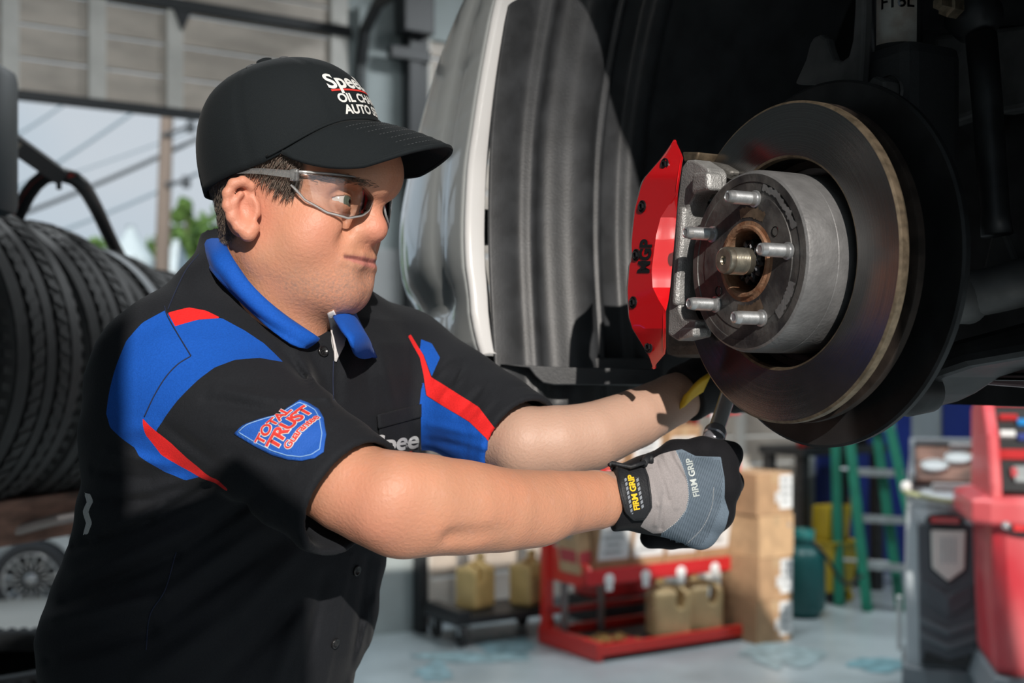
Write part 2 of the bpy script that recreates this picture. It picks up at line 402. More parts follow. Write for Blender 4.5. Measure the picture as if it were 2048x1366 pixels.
# ---------------------------------------------------------------- the mechanic
fwd = Vector((math.cos(math.radians(20)), -math.sin(math.radians(20)), 0)); rgt = Vector((-fwd.y*-1, -fwd.x, 0)); rgt = Vector((fwd.y, -fwd.x, 0))
HC = P(543, 415, 1.19)
HM = np.array([list(fwd), list(rgt), [0, 0, 1]])
def hl(px, py, R):
    r = ray(px, py); o = Vector((0, 0, CZ))-HC; d = (R-o.dot(rgt))/r.dot(rgt); p = o+r*d
    return np.array([p.dot(fwd), p.dot(rgt), p.z])
def hw(q): return Vector(np.array(HC)+np.array(q) @ HM)
EYE = hl(702, 401, .031)-np.array([.0135, 0, 0])
MOUTH = None
def head_sdf(q):
    s = q.copy(); s[:, 1] = np.abs(s[:, 1])
    A = lambda px, py, R: hl(px, py, R)
    d = ell(s, (.026, 0, .048), (.088, .076, .088))
    d = smin(d, ell(s, (.040, 0, -.030), (.058, .058, .082)), .04)
    d = smin(d, ball(s, A(642, 446, .041), .017), .022)
    d = smin(d, ball(s, A(608, 488, .038), .030), .022)
    d = smin(d, rc(s, A(535, 515, .046), A(672, 578, .012), .022, .018), .022)
    d = smin(d, ell(s, A(612, 580, 0), (.052, .046, .024)), .025)
    d = smin(d, ball(s, A(684, 570, 0), .0205), .018)
    d = smin(d, ell(s, A(700, 513, 0)-np.array([.006, 0, 0]), (.023, .032, .030)), .024)
    # forehead and brows
    d = smin(d, rc(s, A(676, 366, .040), A(745, 362, .010), .0095, .011), .018)
    d = smin(d, ball(s, A(748, 330, .0), .022), .04)
    # eye sockets
    d = smax(d, -ell(s, EYE+np.array([.013, .001, -.002]), (.013, .019, .0125)), .014)
    # nose
    nas, tip = A(752, 396, 0)-np.array([.006, 0, 0]), A(752, 457, 0)-np.array([.003, 0, 0])
    n = rc(s, nas, tip, .0075, .0115); n = smin(n, ball(s, tip, .0125), .008)
    n = smin(n, ell(s, tip+np.array([-.012, .0135, -.0035]), (.0125, .0075, .0085)), .007)
    n = smax(n, -ell(s, tip+np.array([-.006, .0072, -.0145]), (.0055, .0036, .005)), .003)
    d = smin(d, n, .011)
    d = smin(d, rc(s, nas+np.array([-.008, .006, .002]), EYE+np.array([.002, -.017, .004]), .006, .006), .01)
    # nose-to-mouth fold and mouth
    if MOUTH is not None:
        mid = MOUTH; up = [(p+np.array([.0004, 0, .0042-.0016*i/3]), .0026+.0034*(1-abs(i-2.2)/2.6)) for i, p in zip((3, 2, 1, 0), mid)]
        up = [(p+np.array([-.0035, 0, .0030+.0012*(i > 0)]), r) for i, (p, r) in enumerate(zip(mid, (.0020, .0028, .0034, .0038)))]
        lo = [(p+np.array([-.0042, 0, -.0040-.0024*(i > 0)]), r) for i, (p, r) in enumerate(zip(mid, (.0024, .0038, .0046, .0050)))]
        d = smin(d, chain(s, up, .002), .004); d = smin(d, chain(s, lo, .002), .004)
        d = smax(d, -chain(s, [(p+np.array([.0022, 0, 0]), r) for p, r in zip(mid, (.0012, .0017, .0019, .0019))], .001), .0025)
        d = smax(d, -ell(s, A(737, 553, 0)+np.array([.003, 0, 0]), (.006, .016, .006)), .010)
        d = smax(d, -rc(s, tip+np.array([-.018, .022, .004]), mid[0]+np.array([.003, .008, .010]), .0016, .001), .014)
    # lids
    u = s-EYE.astype(np.float32)
    lid = ball(s, EYE, .0137)
    ap = np.maximum(np.abs(u[:, 2]+.0006-.10*u[:, 1])-(.0042-18.*(u[:, 1])**2), -u[:, 0])
    lid = smax(lid, -ap, .0008); d = np.minimum(smin(d, lid, .0035), d+.004)
    d = smax(d, -np.maximum(ap, ball(s, EYE, .016)), .0012)
    # neck
    d = smin(d, rc(s, np.array([.008, 0, -.02]), np.array([.004, 0, -.17]), .052, .052), .02)
    # ear
    e = lambda zx, zy, R: hl(390+zx/2.355, 100+zy/2.355, R)
    hx = [(e(262, 640, .083), .0042), (e(225, 618, .089), .0042), (e(180, 630, .093), .0043), (e(153, 675, .095), .0043), (e(152, 735, .094), .0042), (e(172, 790, .091), .004), (e(205, 835, .087), .0045), (e(250, 866, .082), .0065), (e(272, 840, .079), .0065)]
    ear = chain(s, hx, .004)
    ear = smin(ear, chain(s, [(e(215, 680, .089), .0032), (e(190, 720, .090), .0035), (e(200, 775, .088), .004), (e(238, 815, .083), .004)], .003), .004)
    ear = smin(ear, ell(s, e(215, 740, .080), (.017, .0045, .028)), .005)
    ear = smin(ear, rc(s, e(282, 735, .077), e(286, 765, .076), .005, .005), .006)
    ear = smax(ear, -ell(s, e(243, 750, .089), (.0085, .0085, .011)), .004)
    d = smin(d, ear, .006)
    return d
def trace(px, py):
    """where the face, before the mouth is cut, lies behind (px, py)"""
    r = ray(px, py).normalized(); o = Vector((0, 0, CZ)); t = .85
    rl = np.array([r.dot(fwd), r.dot(rgt), r.z]); ol = o-HC; ol = np.array([ol.dot(fwd), ol.dot(rgt), ol.z])
    for _ in range(60):
        d = float(head_sdf((ol+rl*t)[None].astype(np.float32))[0])
        if d < 3e-4: return ol+rl*t
        t += d*.8
        if t > 1.5: return None
    return ol+rl*t
m_ = [trace(x, y) for x, y in ((690, 513), (708, 516), (727, 520))]; m_e = (hl(742, 512, 0)+hl(738, 533, 0))/2-np.array([.003, 0, 0])
MOUTH = [p if p is not None else m_e for p in m_]+[m_e]
hV, hQ = surfnet(head_sdf, (-.12, -.11, -.19), (.145, .11, .15), .00145)
hN = hV.copy(); hV_w = np.array(HC)+hV @ HM
# --- arms and trunk, all one skin
RA = [(P(360, 760, 1.17), .050), (P(600, 905, 1.07), .044), (P(700, 972, 1.04), .0405), (P(772, 1006, 1.025), .0385), (P(850, 1009, 1.038), .0385), (P(925, 1013, 1.06), .0374), (P(1000, 1015, 1.088), .0355), (P(1100, 1010, 1.135), .0322), (P(1190, 1000, 1.182), .0288), (P(1240, 995, 1.212), .0262), (P(1275, 992, 1.225), .020)]
LA = [(P(815, 750, 1.38), .046), (P(960, 845, 1.31), .046), (P(1050, 888, 1.26), .039), (P(1110, 885, 1.265), .0385), (P(1180, 874, 1.28), .0362), (P(1270, 838, 1.31), .0318), (P(1345, 800, 1.345), .0285), (P(1390, 778, 1.37), .026)]
def body_sdf(p):
    d = chain(p, RA, .003)
    d = smin(d, rc(p, P(805, 968, 1.02), P(960, 990, 1.065), .020, .015), .03)      # forearm muscle above
    d = smin(d, rc(p, P(735, 1040, 1.035), P(785, 1060, 1.035), .016, .017), .018)   # elbow
    d = smin(d, rc(p, P(820, 1056, 1.035), P(1080, 1048, 1.115), .017, .012), .03)
    d = smax(d, -rc(p, P(905, 1080, 1.015), P(1050, 1074, 1.045), .003, .002), .016)
    e = chain(p, LA, .003)
    t = smin(rc(p, P(530, 760, 1.24), P(480, 1100, 1.27), .08, .10), rc(p, P(365, 770, 1.18), P(780, 770, 1.36), .045, .040), .05)
    return smin(smin(d, e, .03), t, .05)
bV, bQ = surfnet(body_sdf, (-.46, .92, 1.28), (.30, 1.58, 1.70), .003)
person = thing('person', 'man in black and blue work polo and black cap working on the red brake caliper', 'person', (P(450, 1366, 1.27).x, 1.27, 0))
aV = np.vstack([hV_w, bV]); aQ = np.vstack([hQ, bQ+len(hV_w)])
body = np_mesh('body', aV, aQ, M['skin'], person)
F_, R_, U_ = hV.T; aR = np.abs(R_)
def near(c, r):
    s = np.c_[F_, aR, U_]; return np.clip(1-np.linalg.norm(s-np.array(c), axis=1)/r, 0, 1)
z = np.zeros(len(bV))
flush = np.maximum.reduce([near(hl(765, 460, 0), .03)*1.1, near(hl(640, 460, .06), .045)*.55, near(hl(485, 415, .085), .05)*.9, near(hl(700, 590, .01), .04)*.3])
fl_arm = np.clip(1-np.linalg.norm(bV-np.array(P(735, 1050, 1.0)), axis=1)/.06, 0, 1)*.55
fattr(body, 'flush', np.clip(np.r_[flush, fl_arm], 0, .8))
pale = np.where(bV[:, 0] > P(940, 0, 1.25).x, 1, 0)*(bV[:, 1] > 1.175)*(bV[:, 2] > P(0, 960, 1.25).z)
fattr(body, 'pale', np.r_[hV[:, 0]*0, pale])
jaw = poly_sd([hl(x, y, .055)[[0, 2]] for x, y in ((525, 470), (560, 530), (640, 520), (690, 490), (770, 480), (770, 545), (730, 640), (640, 650), (540, 590))], F_, U_)
fattr(body, 'stubble', np.r_[np.clip(-jaw/.02, 0, 1)*.62, z])
sq_ = np.c_[F_, aR, U_].astype(np.float32); lip = chain(sq_, [(p-np.array([.001, 0, .0012]), r) for p, r in zip(MOUTH, (.0018, .0040, .0052, .0058))], .002)
fattr(body, 'lip', np.r_[np.clip(-lip/.0012, 0, 1)*.8, z])
fattr(body, 'lip_shade', np.r_[np.clip(1.3-np.maximum(chain(sq_, [(p+np.array([0, 0, .0003]), .0001) for p in MOUTH], .0005)-.0006, 0)/.0012, 0, 1)*.8*(np.abs(aR) < .1), z])  # shadow of the mouth crease, painted as a dark line between the lips
hp = [hl(x, y, .074)[[0, 2]] for x, y in ((300, 300), (600, 290), (598, 345), (588, 372), (574, 394), (556, 388), (534, 368), (500, 352), (462, 356), (446, 385), (450, 420), (462, 452), (452, 470), (300, 470))]
hairsd = poly_sd(hp, F_, U_); onear = (aR > .079) & (U_ < .03)
fattr(body, 'scalp', np.r_[np.where(onear, 0, np.clip(-hairsd/.004+.5, 0, 1)*.9), z])
# hair: short strands combed down and back
vn = np.zeros_like(hV); tri = hV[hQ]; fn = np.cross(tri[:, 2]-tri[:, 0], tri[:, 3]-tri[:, 1]); fn /= np.linalg.norm(fn, axis=1)[:, None]+1e-9
for k in range(4): np.add.at(vn, hQ[:, k], fn)
vn /= np.linalg.norm(vn, axis=1)[:, None]+1e-9
def strands(idx, n, length, comb, wid, lift):
    rs = np.random.RandomState(3); pick = rs.choice(idx, n); V = []; Fc = []
    for i in pick:
        p = hV[i]+rs.normal(0, .0007, 3); nn = vn[i]; c = np.array(comb)*[1, np.sign(p[1]), 1]+rs.normal(0, .22, 3); c -= nn*(c @ nn); c /= np.linalg.norm(c)+1e-9
        s = np.cross(nn, c); L = length*rs.uniform(.6, 1.15); k = len(V)
        a = p-nn*.001; m = p+c*L*.5+nn*L*lift; e = p+c*L+nn*L*lift*.8
        for q, ww in ((a, wid), (m, wid*.8)): V += [q+s*ww, q-s*ww, q+nn*ww]
        V.append(e)
        Fc += [(k, k+1, k+4, k+3), (k+1, k+2, k+5, k+4), (k+2, k, k+3, k+5), (k+3, k+4, k+6), (k+4, k+5, k+6), (k+5, k+3, k+6)]
    V = np.array(HC)+np.array(V) @ HM; return V, Fc
idx = np.where((hairsd < -.0005) & ~onear & (U_ < .10))[0]
hv, hf = strands(idx, 6500, .013, (-.45, 0, -1), .00028, .22)
hair = mesh_obj('hair', hv, hf, M['hair'], person); hair['kind'] = 'stuff'
brow = poly_sd([hl(x, y, .03)[[0, 2]] for x, y in ((655, 366), (690, 357), (735, 360), (752, 370), (735, 372), (690, 367), (660, 374))], F_, U_)
for sg in (1, -1):
    idx = np.where((brow < 0) & (F_ > .05) & (R_*sg > .004))[0]
    if len(idx):
        hv, hf = strands(idx, 230, .007, (-.6, .7, .15), .0002, .12); o = mesh_obj('eyebrow', hv, hf, M['hair'], person); o['kind'] = 'stuff'
# eyes
for sgn in (1, -1):
    c = hw(EYE*[1, sgn, 1]); gz = (fwd*.80+(P(1330, 520, 1.15)-c).normalized()*.12+(Vector((0, 0, CZ))-c).normalized()*.10-Z3*.04).normalized()
    mb = MB(); prof = [(0, .0126), (.0022, .01255)]
    for a in np.linspace(.20, math.pi-.01, 22): prof.append((.0122*math.sin(a), .0122*math.cos(a)))
    prof = [(max(r, 1e-5), h) for r, h in prof]
    mb.lathe(prof, c, gz, 24)
    mi = [2 if i < 24 else (1 if i < 24*5 else 0) for i in range(len(mb.f))]
    mb.mi = mi; mb.build('eyeball', parent=person, smooth=True, mats=[M['eye_white'], M['iris'], M['pupil']])

# --- shirt
TF = Vector((.81, -.586, 0)); TL = Vector((.586, .81, 0))
TD = 1.27
tz = np.array([1420, 1366, 1300, 1250, 1200, 1150, 1100, 1050, 950, 850, 750, 690, 640, 600, 560, 520, 480], dtype=float)
tc_ = np.array([405, 410, 425, 432, 440, 456, 470, 480, 508, 518, 527, 535, 545, 545, 535, 520, 508], dtype=float)
te = np.array([300, 306, 322, 330, 326, 324, 316, 312, 320, 332, 322, 300, 240, 175, 135, 112, 100], dtype=float)
tzz = CZ-(tz-HOR)/F_PX*TD; tcx = (tc_-1024)/F_PX*TD; tA = te*.90/F_PX*TD/1.112
SH_R, HEM_R = P(348, 748, 1.165), P(706, 996, 1.03)
SH_L, HEM_L = P(800, 735, 1.395), P(1043, 886, 1.255)
FOLDS = [  # x1 y1 x2 y2 half-width height(mm): creases of the cloth as the photograph shows them
 (585, 690, 652, 792, 12, 5), (560, 700, 640, 800, 9, -2), (430, 778, 560, 800, 9, 3.5), (560, 800, 660, 795, 8, 2.5), (410, 800, 560, 826, 9, -4), (430, 850, 600, 862, 11, 3), (430, 900, 600, 930, 14, -2.5),
 (330, 850, 440, 930, 12, -4), (215, 905, 330, 930, 12, 4), (190, 940, 300, 960, 11, -4), (260, 985, 400, 955, 12, 4), (185, 1000, 330, 1005, 12, -5),
 (190, 1075, 420, 965, 13, 6), (150, 1095, 300, 1040, 12, -6), (300, 1040, 470, 940, 12, -5), (150, 1160, 400, 1050, 18, 5), (130, 1205, 350, 1110, 14, -6), (350, 1110, 560, 960, 14, -5),
 (110, 1240, 330, 1190, 18, 8), (330, 1190, 520, 1060, 16, 5), (100, 1320, 300, 1260, 16, -6), (300, 1260, 560, 1080, 16, -6), (280, 1360, 480, 1220, 22, 6), (480, 1220, 610, 1090, 18, 5), (420, 1380, 640, 1170, 18, -6), (540, 1380, 620, 1190, 18, 6), (600, 1370, 650, 1150, 12, -4),
 (690, 800, 700, 700, 14, 3), (740, 800, 725, 680, 14, -3), (790, 820, 760, 690, 12, 3),
 (760, 1130, 735, 1330, 8, 4), (735, 1120, 705, 1340, 8, -4), (745, 1200, 700, 1366, 7, 3),
 (880, 800, 930, 745, 7, 3.5), (915, 830, 975, 765, 7, -3.5), (940, 850, 1000, 780, 7, 3), (860, 850, 960, 870, 8, 3), (860, 880, 950, 895, 8, -3), (870, 760, 900, 720, 7, 3.5), (895, 790, 925, 725, 6, -3),
 (1010, 905, 900, 880, 7, 2.5), (230, 700, 330, 640, 20, -2), (245, 860, 330, 850, 14, 2)]
FA = np.array(FOLDS, dtype=np.float32)
def shirt_outer(p):
    A = np.interp(p[:, 2], tzz, tA).astype(np.float32); cx = np.interp(p[:, 2], tzz, tcx).astype(np.float32)
    dx = p[:, 0]-cx; dy = p[:, 1]-TD
    u = dx*TF.x+dy*TF.y; v = dx*TL.x+dy*TL.y
    k = (np.abs(u/A)**2.3+np.abs(v/(A*1.3))**2.3+1e-9)**(1/2.3)
    d = (k-1)*A*.92
    d = np.maximum(d, tzz[0]-p[:, 2]); d = np.maximum(d, p[:, 2]-tzz[-1])
    nb = P(515, 580, 1.225)
    d = smin(d, rc(p, nb, P(372, 700, 1.175), .069, .058), .03)
    d = smin(d, rc(p, P(560, 610, 1.26), P(800, 725, 1.39), .058, .055), .04)
    d = smin(d, rc(p, P(345, 800, 1.19), P(330, 900, 1.22), .066, .055), .04)
    sl_ = rc(p, SH_R, HEM_R, .071, .0575)
    ax = np.array((HEM_R-SH_R).normalized(), dtype=np.float32); sl_ = smax(sl_, (p-np.array(HEM_R, dtype=np.float32)) @ (ax*.97+np.array([.0, .0, -.0], dtype=np.float32)), .004)
    d = smin(d, sl_, .028)
    ay = np.array((HEM_L-SH_L).normalized(), dtype=np.float32); s2 = rc(p, SH_L, HEM_L, .066, .0535)
    s2 = smax(s2, (p-np.array(HEM_L, dtype=np.float32)) @ ay, .004)
    d = smin(d, s2, .026)
    return d
def cut_sleeve(d, p, S, H, r, depth):
    ax = np.array((H-S).normalized()); Hn = np.array(H)
    return smax(d, -rc(p, Hn-ax*depth, Hn+ax*.05, r-.004, r), .002)
def shirt_sdf(p):
    d = shirt_outer(p)
    m = np.abs(d) < .03
    if m.any():
        q = p[m]; px = 1024+F_PX*q[:, 0]/q[:, 1]; py = HOR-F_PX*(q[:, 2]-CZ)/q[:, 1]; a = np.zeros(len(q), dtype=np.float32)
        far = (px > 835) & (q[:, 1] > 1.15)
        for (x1, y1, x2, y2, wd, hh) in FA:
            ex, ey = x2-x1, y2-y1; L2 = ex*ex+ey*ey
            t = np.clip(((px-x1)*ex+(py-y1)*ey)/L2, 0, 1); dd = (px-x1-t*ex)**2+(py-y1-t*ey)**2
            a += hh*1e-3*np.exp(-dd/(wd*wd))*(.35+.65*np.sin(np.pi*np.clip(t, .08, .92)))
        # soft overall rumple
        a += .0011*np.sin(q[:, 0]*55+3*np.sin(q[:, 2]*31))*np.sin(q[:, 2]*47+q[:, 1]*40)
        # sewn hems at both sleeve ends and the front placket
        for (H, S) in ((HEM_R, SH_R), (HEM_L, SH_L)):
            ax = np.array((H-S).normalized(), dtype=np.float32); t = (np.array(H, dtype=np.float32)-q) @ ax; rr = np.linalg.norm(q-np.array(H, dtype=np.float32), axis=1) < .09
            a += np.where(rr, -.0009*np.exp(-((t-.024)/.0016)**2)-.0006*np.exp(-((t-.029)/.0012)**2), 0)
        for (x1, y1, x2, y2) in ((668, 722, 667, 810), (706, 1110, 655, 1370), (614, 700, 640, 800)):
            ex, ey = x2-x1, y2-y1; s = ((px-x1)*ey-(py-y1)*ex)/math.hypot(ex, ey); ok = (py > y1-5) & (py < y2)
            a += np.where(ok & (np.abs(s) < 25), .0022/(1+np.exp(np.clip(s/1.6, -40, 40)))*np.exp(-np.clip(-s, 0, None)/16), 0)
        d = d.copy(); d[m] -= a
    d = cut_sleeve(d, p, SH_R, HEM_R, .0535, .03); d = cut_sleeve(d, p, SH_L, HEM_L, .0495, .03)
    # open neck
    d = smax(d, -rc(p, P(648, 655, 1.10), P(675, 722, 1.085), .030, .006), .006)
    return d
sV, sQ = surfnet(shirt_sdf, (-.56, .92, tzz[0]-.01), (.06, 1.58, 1.70), .0028)
shirt = np_mesh('shirt', sV, sQ, M['shirt'], person)
sB = bvh_of(sV, sQ); hB = bvh_of(hV_w, hQ)
def anchors(pts, dflt=1.1):
    out = []
    for x, y in pts:
        h = hit(sB, x, y)[0]
        h = h if h is not None else P(x, y, dflt)
        out.append((h.x, h.z))
    return out
def zz(pts, ox=150, oy=440, s=2.4387): return [(ox+x/s, oy+y/s) for x, y in pts]
xs, zs, ys = sV[:, 0], sV[:, 2], sV[:, 1]
side = xs < P(835, 0, 1.27).x
blue1 = poly_sd(anchors(zz([(440, 440), (330, 500), (250, 590), (205, 700), (165, 850), (152, 945), (170, 1010), (240, 1075), (290, 1110), (310, 1150), (440, 1230), (540, 1270), (600, 1255), (625, 1238), (520, 1190), (420, 1110), (395, 1030), (440, 960), (500, 880), (600, 780), (680, 720), (780, 682), (900, 672), (1015, 692), (920, 600), (830, 540), (715, 478), (570, 490), (490, 516)])), xs, zs)
red1 = poly_sd(anchors(zz([(328, 965), (345, 1050), (420, 1145), (520, 1205), (600, 1250), (740, 1322), (745, 1312), (640, 1240), (550, 1165), (470, 1090), (396, 1032)])), xs, zs)
red1b = poly_sd(anchors(zz([(452, 452), (555, 426), (640, 442), (714, 478), (600, 486), (488, 518)])), xs, zs)
fp = lambda pts: [(p.x, p.z) for p in [(hit(sB, 750+x/2.1145, 720+y/2.1145)[0] or P(750+x/2.1145, 720+y/2.1145, 1.3)) for x, y in pts]]
red2 = poly_sd(fp([(150, -110), (205, -20), (237, 72), (330, 130), (440, 200), (540, 305), (602, 368), (545, 418), (470, 330), (400, 262), (300, 202), (218, 150), (205, 60), (190, -10), (140, -100)]), xs, zs)
blue2 = poly_sd(fp([(202, 70), (216, 152), (300, 204), (400, 264), (470, 332), (545, 414), (480, 470), (330, 480), (160, 470), (180, 300)]), xs, zs)
blue3 = poly_sd(fp([(150, -105), (240, -70), (275, -10), (240, 70), (207, -20)]), xs, zs)
fattr(shirt, 'blue', np.where(side, blue1, np.minimum(blue2, blue3)))
fattr(shirt, 'red', np.where(side & (xs < P(800, 0, 1.3).x), np.minimum(red1, red1b), red2))
tee = poly_sd(anchors([(168, 985), (180, 988), (186, 1004), (177, 1024), (184, 1046), (176, 1068), (166, 1070), (172, 1046), (165, 1024), (174, 1004)]), xs, zs)
tee2 = poly_sd(anchors([(660, 630), (676, 632), (691, 656), (690, 690), (672, 724), (664, 690)]), xs, zs); tee = np.minimum(tee, np.where(ys < 1.22, tee2, 1)); fattr(shirt, 'tee', tee)

# white undershirt in the open neck
def skinpt(x, y, off=.002):
    a = hit(sB, x, y)[0]; b = hit(hB, x, y)[0]; c = min([q for q in (a, b) if q is not None], key=lambda q: q.y, default=P(x, y, 1.12))
    return c-ray(x, y).normalized()*off
rows = []
A1 = resample([(655, 628), (662, 660), (668, 695), (669, 722)], 8); A2 = resample([(668, 622), (685, 650), (692, 678), (672, 724)], 8)
for (x1, y1), (x2, y2) in zip(A1, A2): rows.append([skinpt(x1+(x2-x1)*t, y1+(y2-y1)*t, .003) for t in np.linspace(0, 1, 5)])
mb = MB(); mb.grid(rows); mod_solid(mb.build('undershirt', mat('white cotton', (.6, .58, .58), .85, bump=.3, bs=500), shirt, smooth=True), .002)
# collar: a band behind the neck and two turned-down leaves
def collar_leaf(name, inner, outer, m, n=40):
    a = smooth_line(inner, n); b = smooth_line(outer, n); rows = []
    for i in range(n):
        A, B = Vector(a[i]), Vector(b[i]); nrm = (B-A).cross(Vector(a[min(i+1, n-1)])-Vector(a[max(i-1, 0)])).normalized()
        if nrm.y > 0: nrm = -nrm
        rows.append([A.lerp(B, t)+nrm*(.009*math.sin(math.pi*min(1, t*1.05+.05)))for t in np.linspace(0, 1, 9)])
    mb = MB(); mb.grid(rows); o = mb.build(name, m, shirt, smooth=True); mod_solid(o, .003); return o
def on_shirt(x, y, off=.006, d=1.15):
    h = hit(sB, x, y)[0]; return (h if h is not None else P(x, y, d))-ray(x, y).normalized()*off
def on_neck(x, y, off=.005, d=1.14):
    h = hit(hB, x, y)[0]; h2 = hit(sB, x, y)[0]
    if h is None: h = P(x, y, d)
    if h2 is not None and h2.y < h.y: h = h2
    return h-ray(x, y).normalized()*off
inn = [P(560, 500, 1.30), P(480, 470, 1.29), P(444, 461, 1.25), on_neck(458, 500), on_neck(484, 545), on_neck(522, 588), on_neck(570, 632), on_neck(612, 664), on_neck(632, 680)]
out = [P(560, 545, 1.34), P(450, 525, 1.32), P(402, 512, 1.26), on_shirt(426, 545, .010), on_shirt(460, 582, .010), on_shirt(504, 624, .010), on_shirt(548, 665, .010), on_shirt(588, 692, .009), on_shirt(612, 697, .008)]
collar_leaf('collar', inn, out, M['collar'])
inn = [P(560, 500, 1.30), P(640, 545, 1.30), P(668, 600, 1.22), P(664, 632, 1.16), P(676, 655, 1.12), P(693, 676, 1.105), P(706, 686, 1.10)]
out = [P(560, 545, 1.34), P(690, 570, 1.36), P(706, 610, 1.28), on_shirt(712, 632, .008), on_shirt(730, 668, .008), on_shirt(746, 700, .008), on_shirt(752, 716, .008)]
collar_leaf('collar', inn, out, M['collar'])
for x, y in ((645, 703), (712, 1141), (669, 1286)):
    h, n = hit(sB, x, y)
    if h is None: continue
    mb = MB(); mb.lathe([(1e-4, .0012), (.0032, .0012), (.004, .0025), (.0052, .0028), (.0056, .0015), (.0056, 0)], h, n, 20)
    for k in range(4):
        t = n.orthogonal().normalized(); b = n.cross(t); a = math.pi/4+k*math.pi/2
        mb.lathe([(1e-4, .0016), (.0007, .0016), (.0007, .001)], h+(t*math.cos(a)+b*math.sin(a))*.0016, n, 6)
    mb.build('button', M['button'], shirt, smooth=True)
# chest pocket and its lettering
def patch_grid(name, corners, off, m, parent, nx=14, ny=10, thick=.0015):
    (a, b, c, d) = [Vector((*q, 0)) for q in corners]; rows = []
    for j in range(ny):
        t = j/(ny-1); row = []
        for i in range(nx):
            s = i/(nx-1); q = a.lerp(b, s).lerp(d.lerp(c, s), t); h = sB.ray_cast(P(q.x, q.y, 1.14), ray(q.x, q.y).normalized(), 2)[0]
            h = h if h is not None else P(q.x, q.y, 1.2); row.append(h-ray(q.x, q.y).normalized()*off)
        rows.append(row)
    mb = MB(); mb.grid(rows); return mod_solid(mb.build(name, m, parent, smooth=True), thick)
pk = zone_material('pocket knit', BLACK, [], weave=700, bumpd=.0006)
patch_grid('pocket', ((757, 846), (842, 822), (842, 960), (766, 960)), .004, pk, shirt)
patch_grid('pocket_welt', ((755, 830), (843, 808), (843, 834), (757, 857)), .0065, pk, shirt)
def px_map(ox, oy, ux, uy, vx, vy, off):
    """flat print on the shirt: unit steps given by directions on the cloth seen from the front"""
    def f(x, y):
        X, Y = ox+ux*x+vx*y, oy+uy*x+vy*y; h = sB.ray_cast(P(X, Y, 1.14), ray(X, Y).normalized(), 2)[0]; h = h if h is not None else P(X, Y, 1.2)
        return h-ray(X, Y).normalized()*off
    return f
letters('lettering', 'Spee', px_map(793, 886, 1, -.13, .1, -1, .0062), mat('white print', (.62, .62, .62), .6), shirt, size=50, bold=1.2, spacing=.95, maxedge=8)
letters('lettering', 'C', px_map(822, 916, 1, -.1, .1, -1, .0062), mat('white print', (.55, .55, .55), .6), shirt, size=20, bold=.5, maxedge=6)
mb = MB(); f = px_map(800, 906, 1, -.13, .1, -1, .0062); mb.grid([[f(x, y) for x in np.linspace(-28, 30, 10)] for y in (-1.5, 1.5)]); mb.build('underline', M['red_thread'], shirt)
# stitched yoke and armhole seams
for pts in (zz([(436, 420), (452, 470), (500, 555), (565, 662)]), zz([(565, 664), (500, 705), (440, 770), (385, 860), (338, 960)]), zz([(1170, 830), (1230, 870), (1260, 700), (1258, 620)])[2:] if False else [(667, 722), (666, 760), (667, 800)], [(398, 508), (372, 540), (350, 585), (336, 618)], [(352, 1105), (330, 1180), (300, 1230), (292, 1300)]):
    q = smooth_line(pts, 40); mb = MB(); ps = [hit(sB, *p)[0] for p in q]; ps = [p for p in ps if p is not None]
    if len(ps) > 4: mb.tube([p-ray(0, 0)*0-(p-Vector((0, 0, CZ))).normalized()*.0004 for p in ps], .0006, 6); mb.build('seam', M['seam'], shirt, smooth=True)
# sleeve patch: shield with lettering
ctr = Vector((570, 863)); h0, n0 = hit(sB, ctr.x, ctr.y); n0 = sum((hit(sB, ctr.x+a, ctr.y+b)[1] for a in (-50, 0, 50) for b in (-30, 0, 30)), Vector())
sh = zz([(778, 1046), (832, 1000), (900, 975), (1000, 950), (1050, 912), (1100, 880), (1145, 897), (1190, 925), (1215, 970), (1228, 1050), (1215, 1135), (1170, 1165), (1110, 1178), (1040, 1172), (960, 1148), (880, 1108)])
hh = [hit(sB, x, y)[0] for x, y in sh]; pc = h0; e1 = (hit(sB, 612, 812)[0]-hit(sB, 528, 910)[0]).normalized()
nrm = n0.normalized(); e1 = (e1-nrm*e1.dot(nrm)).normalized(); e2 = nrm.cross(e1)
if e2.z < 0: e2 = -e2
poly2 = [((h-pc).dot(e1), (h-pc).dot(e2)) for h in hh]
smap = lambda off: surf_map(sB, pc, e1, e2, nrm, off)
def flat_patch(name, poly, off, m, parent, edge=.004):
    bm = bmesh.new(); vs = [bm.verts.new((x, y, 0)) for x, y in poly]; bm.faces.new(vs); bmesh.ops.triangulate(bm, faces=bm.faces[:])
    for _ in range(6):
        e = [x for x in bm.edges if x.calc_length() > edge]
        if not e: break
        bmesh.ops.subdivide_edges(bm, edges=e, cuts=1); bmesh.ops.triangulate(bm, faces=bm.faces[:])
    bm.verts.index_update(); f = smap(off); V = [f(v.co.x, v.co.y) for v in bm.verts]; Fc = [[v.index for v in q.verts] for q in bm.faces]; bm.free()
    o = mesh_obj(name, V, Fc, m, parent); return o
mod_solid(flat_patch('sleeve_patch', poly2, .0012, M['patch_blue'], shirt), .0008)
cx_, cy_ = np.mean([p[0] for p in poly2]), np.mean([p[1] for p in poly2])
f = smap(.0022); ring = [(cx_+(x-cx_)*.9, cy_+(y-cy_)*.9) for x, y in poly2]; ring = resample(ring+ring[:1], 90)
mb = MB(); mb.tube([f(x, y) for x, y in ring], .00045, 6, caps=False, closed=True); mb.build('patch_stitching', mat('light blue thread', (.25, .45, .75), .7), shirt, smooth=True)
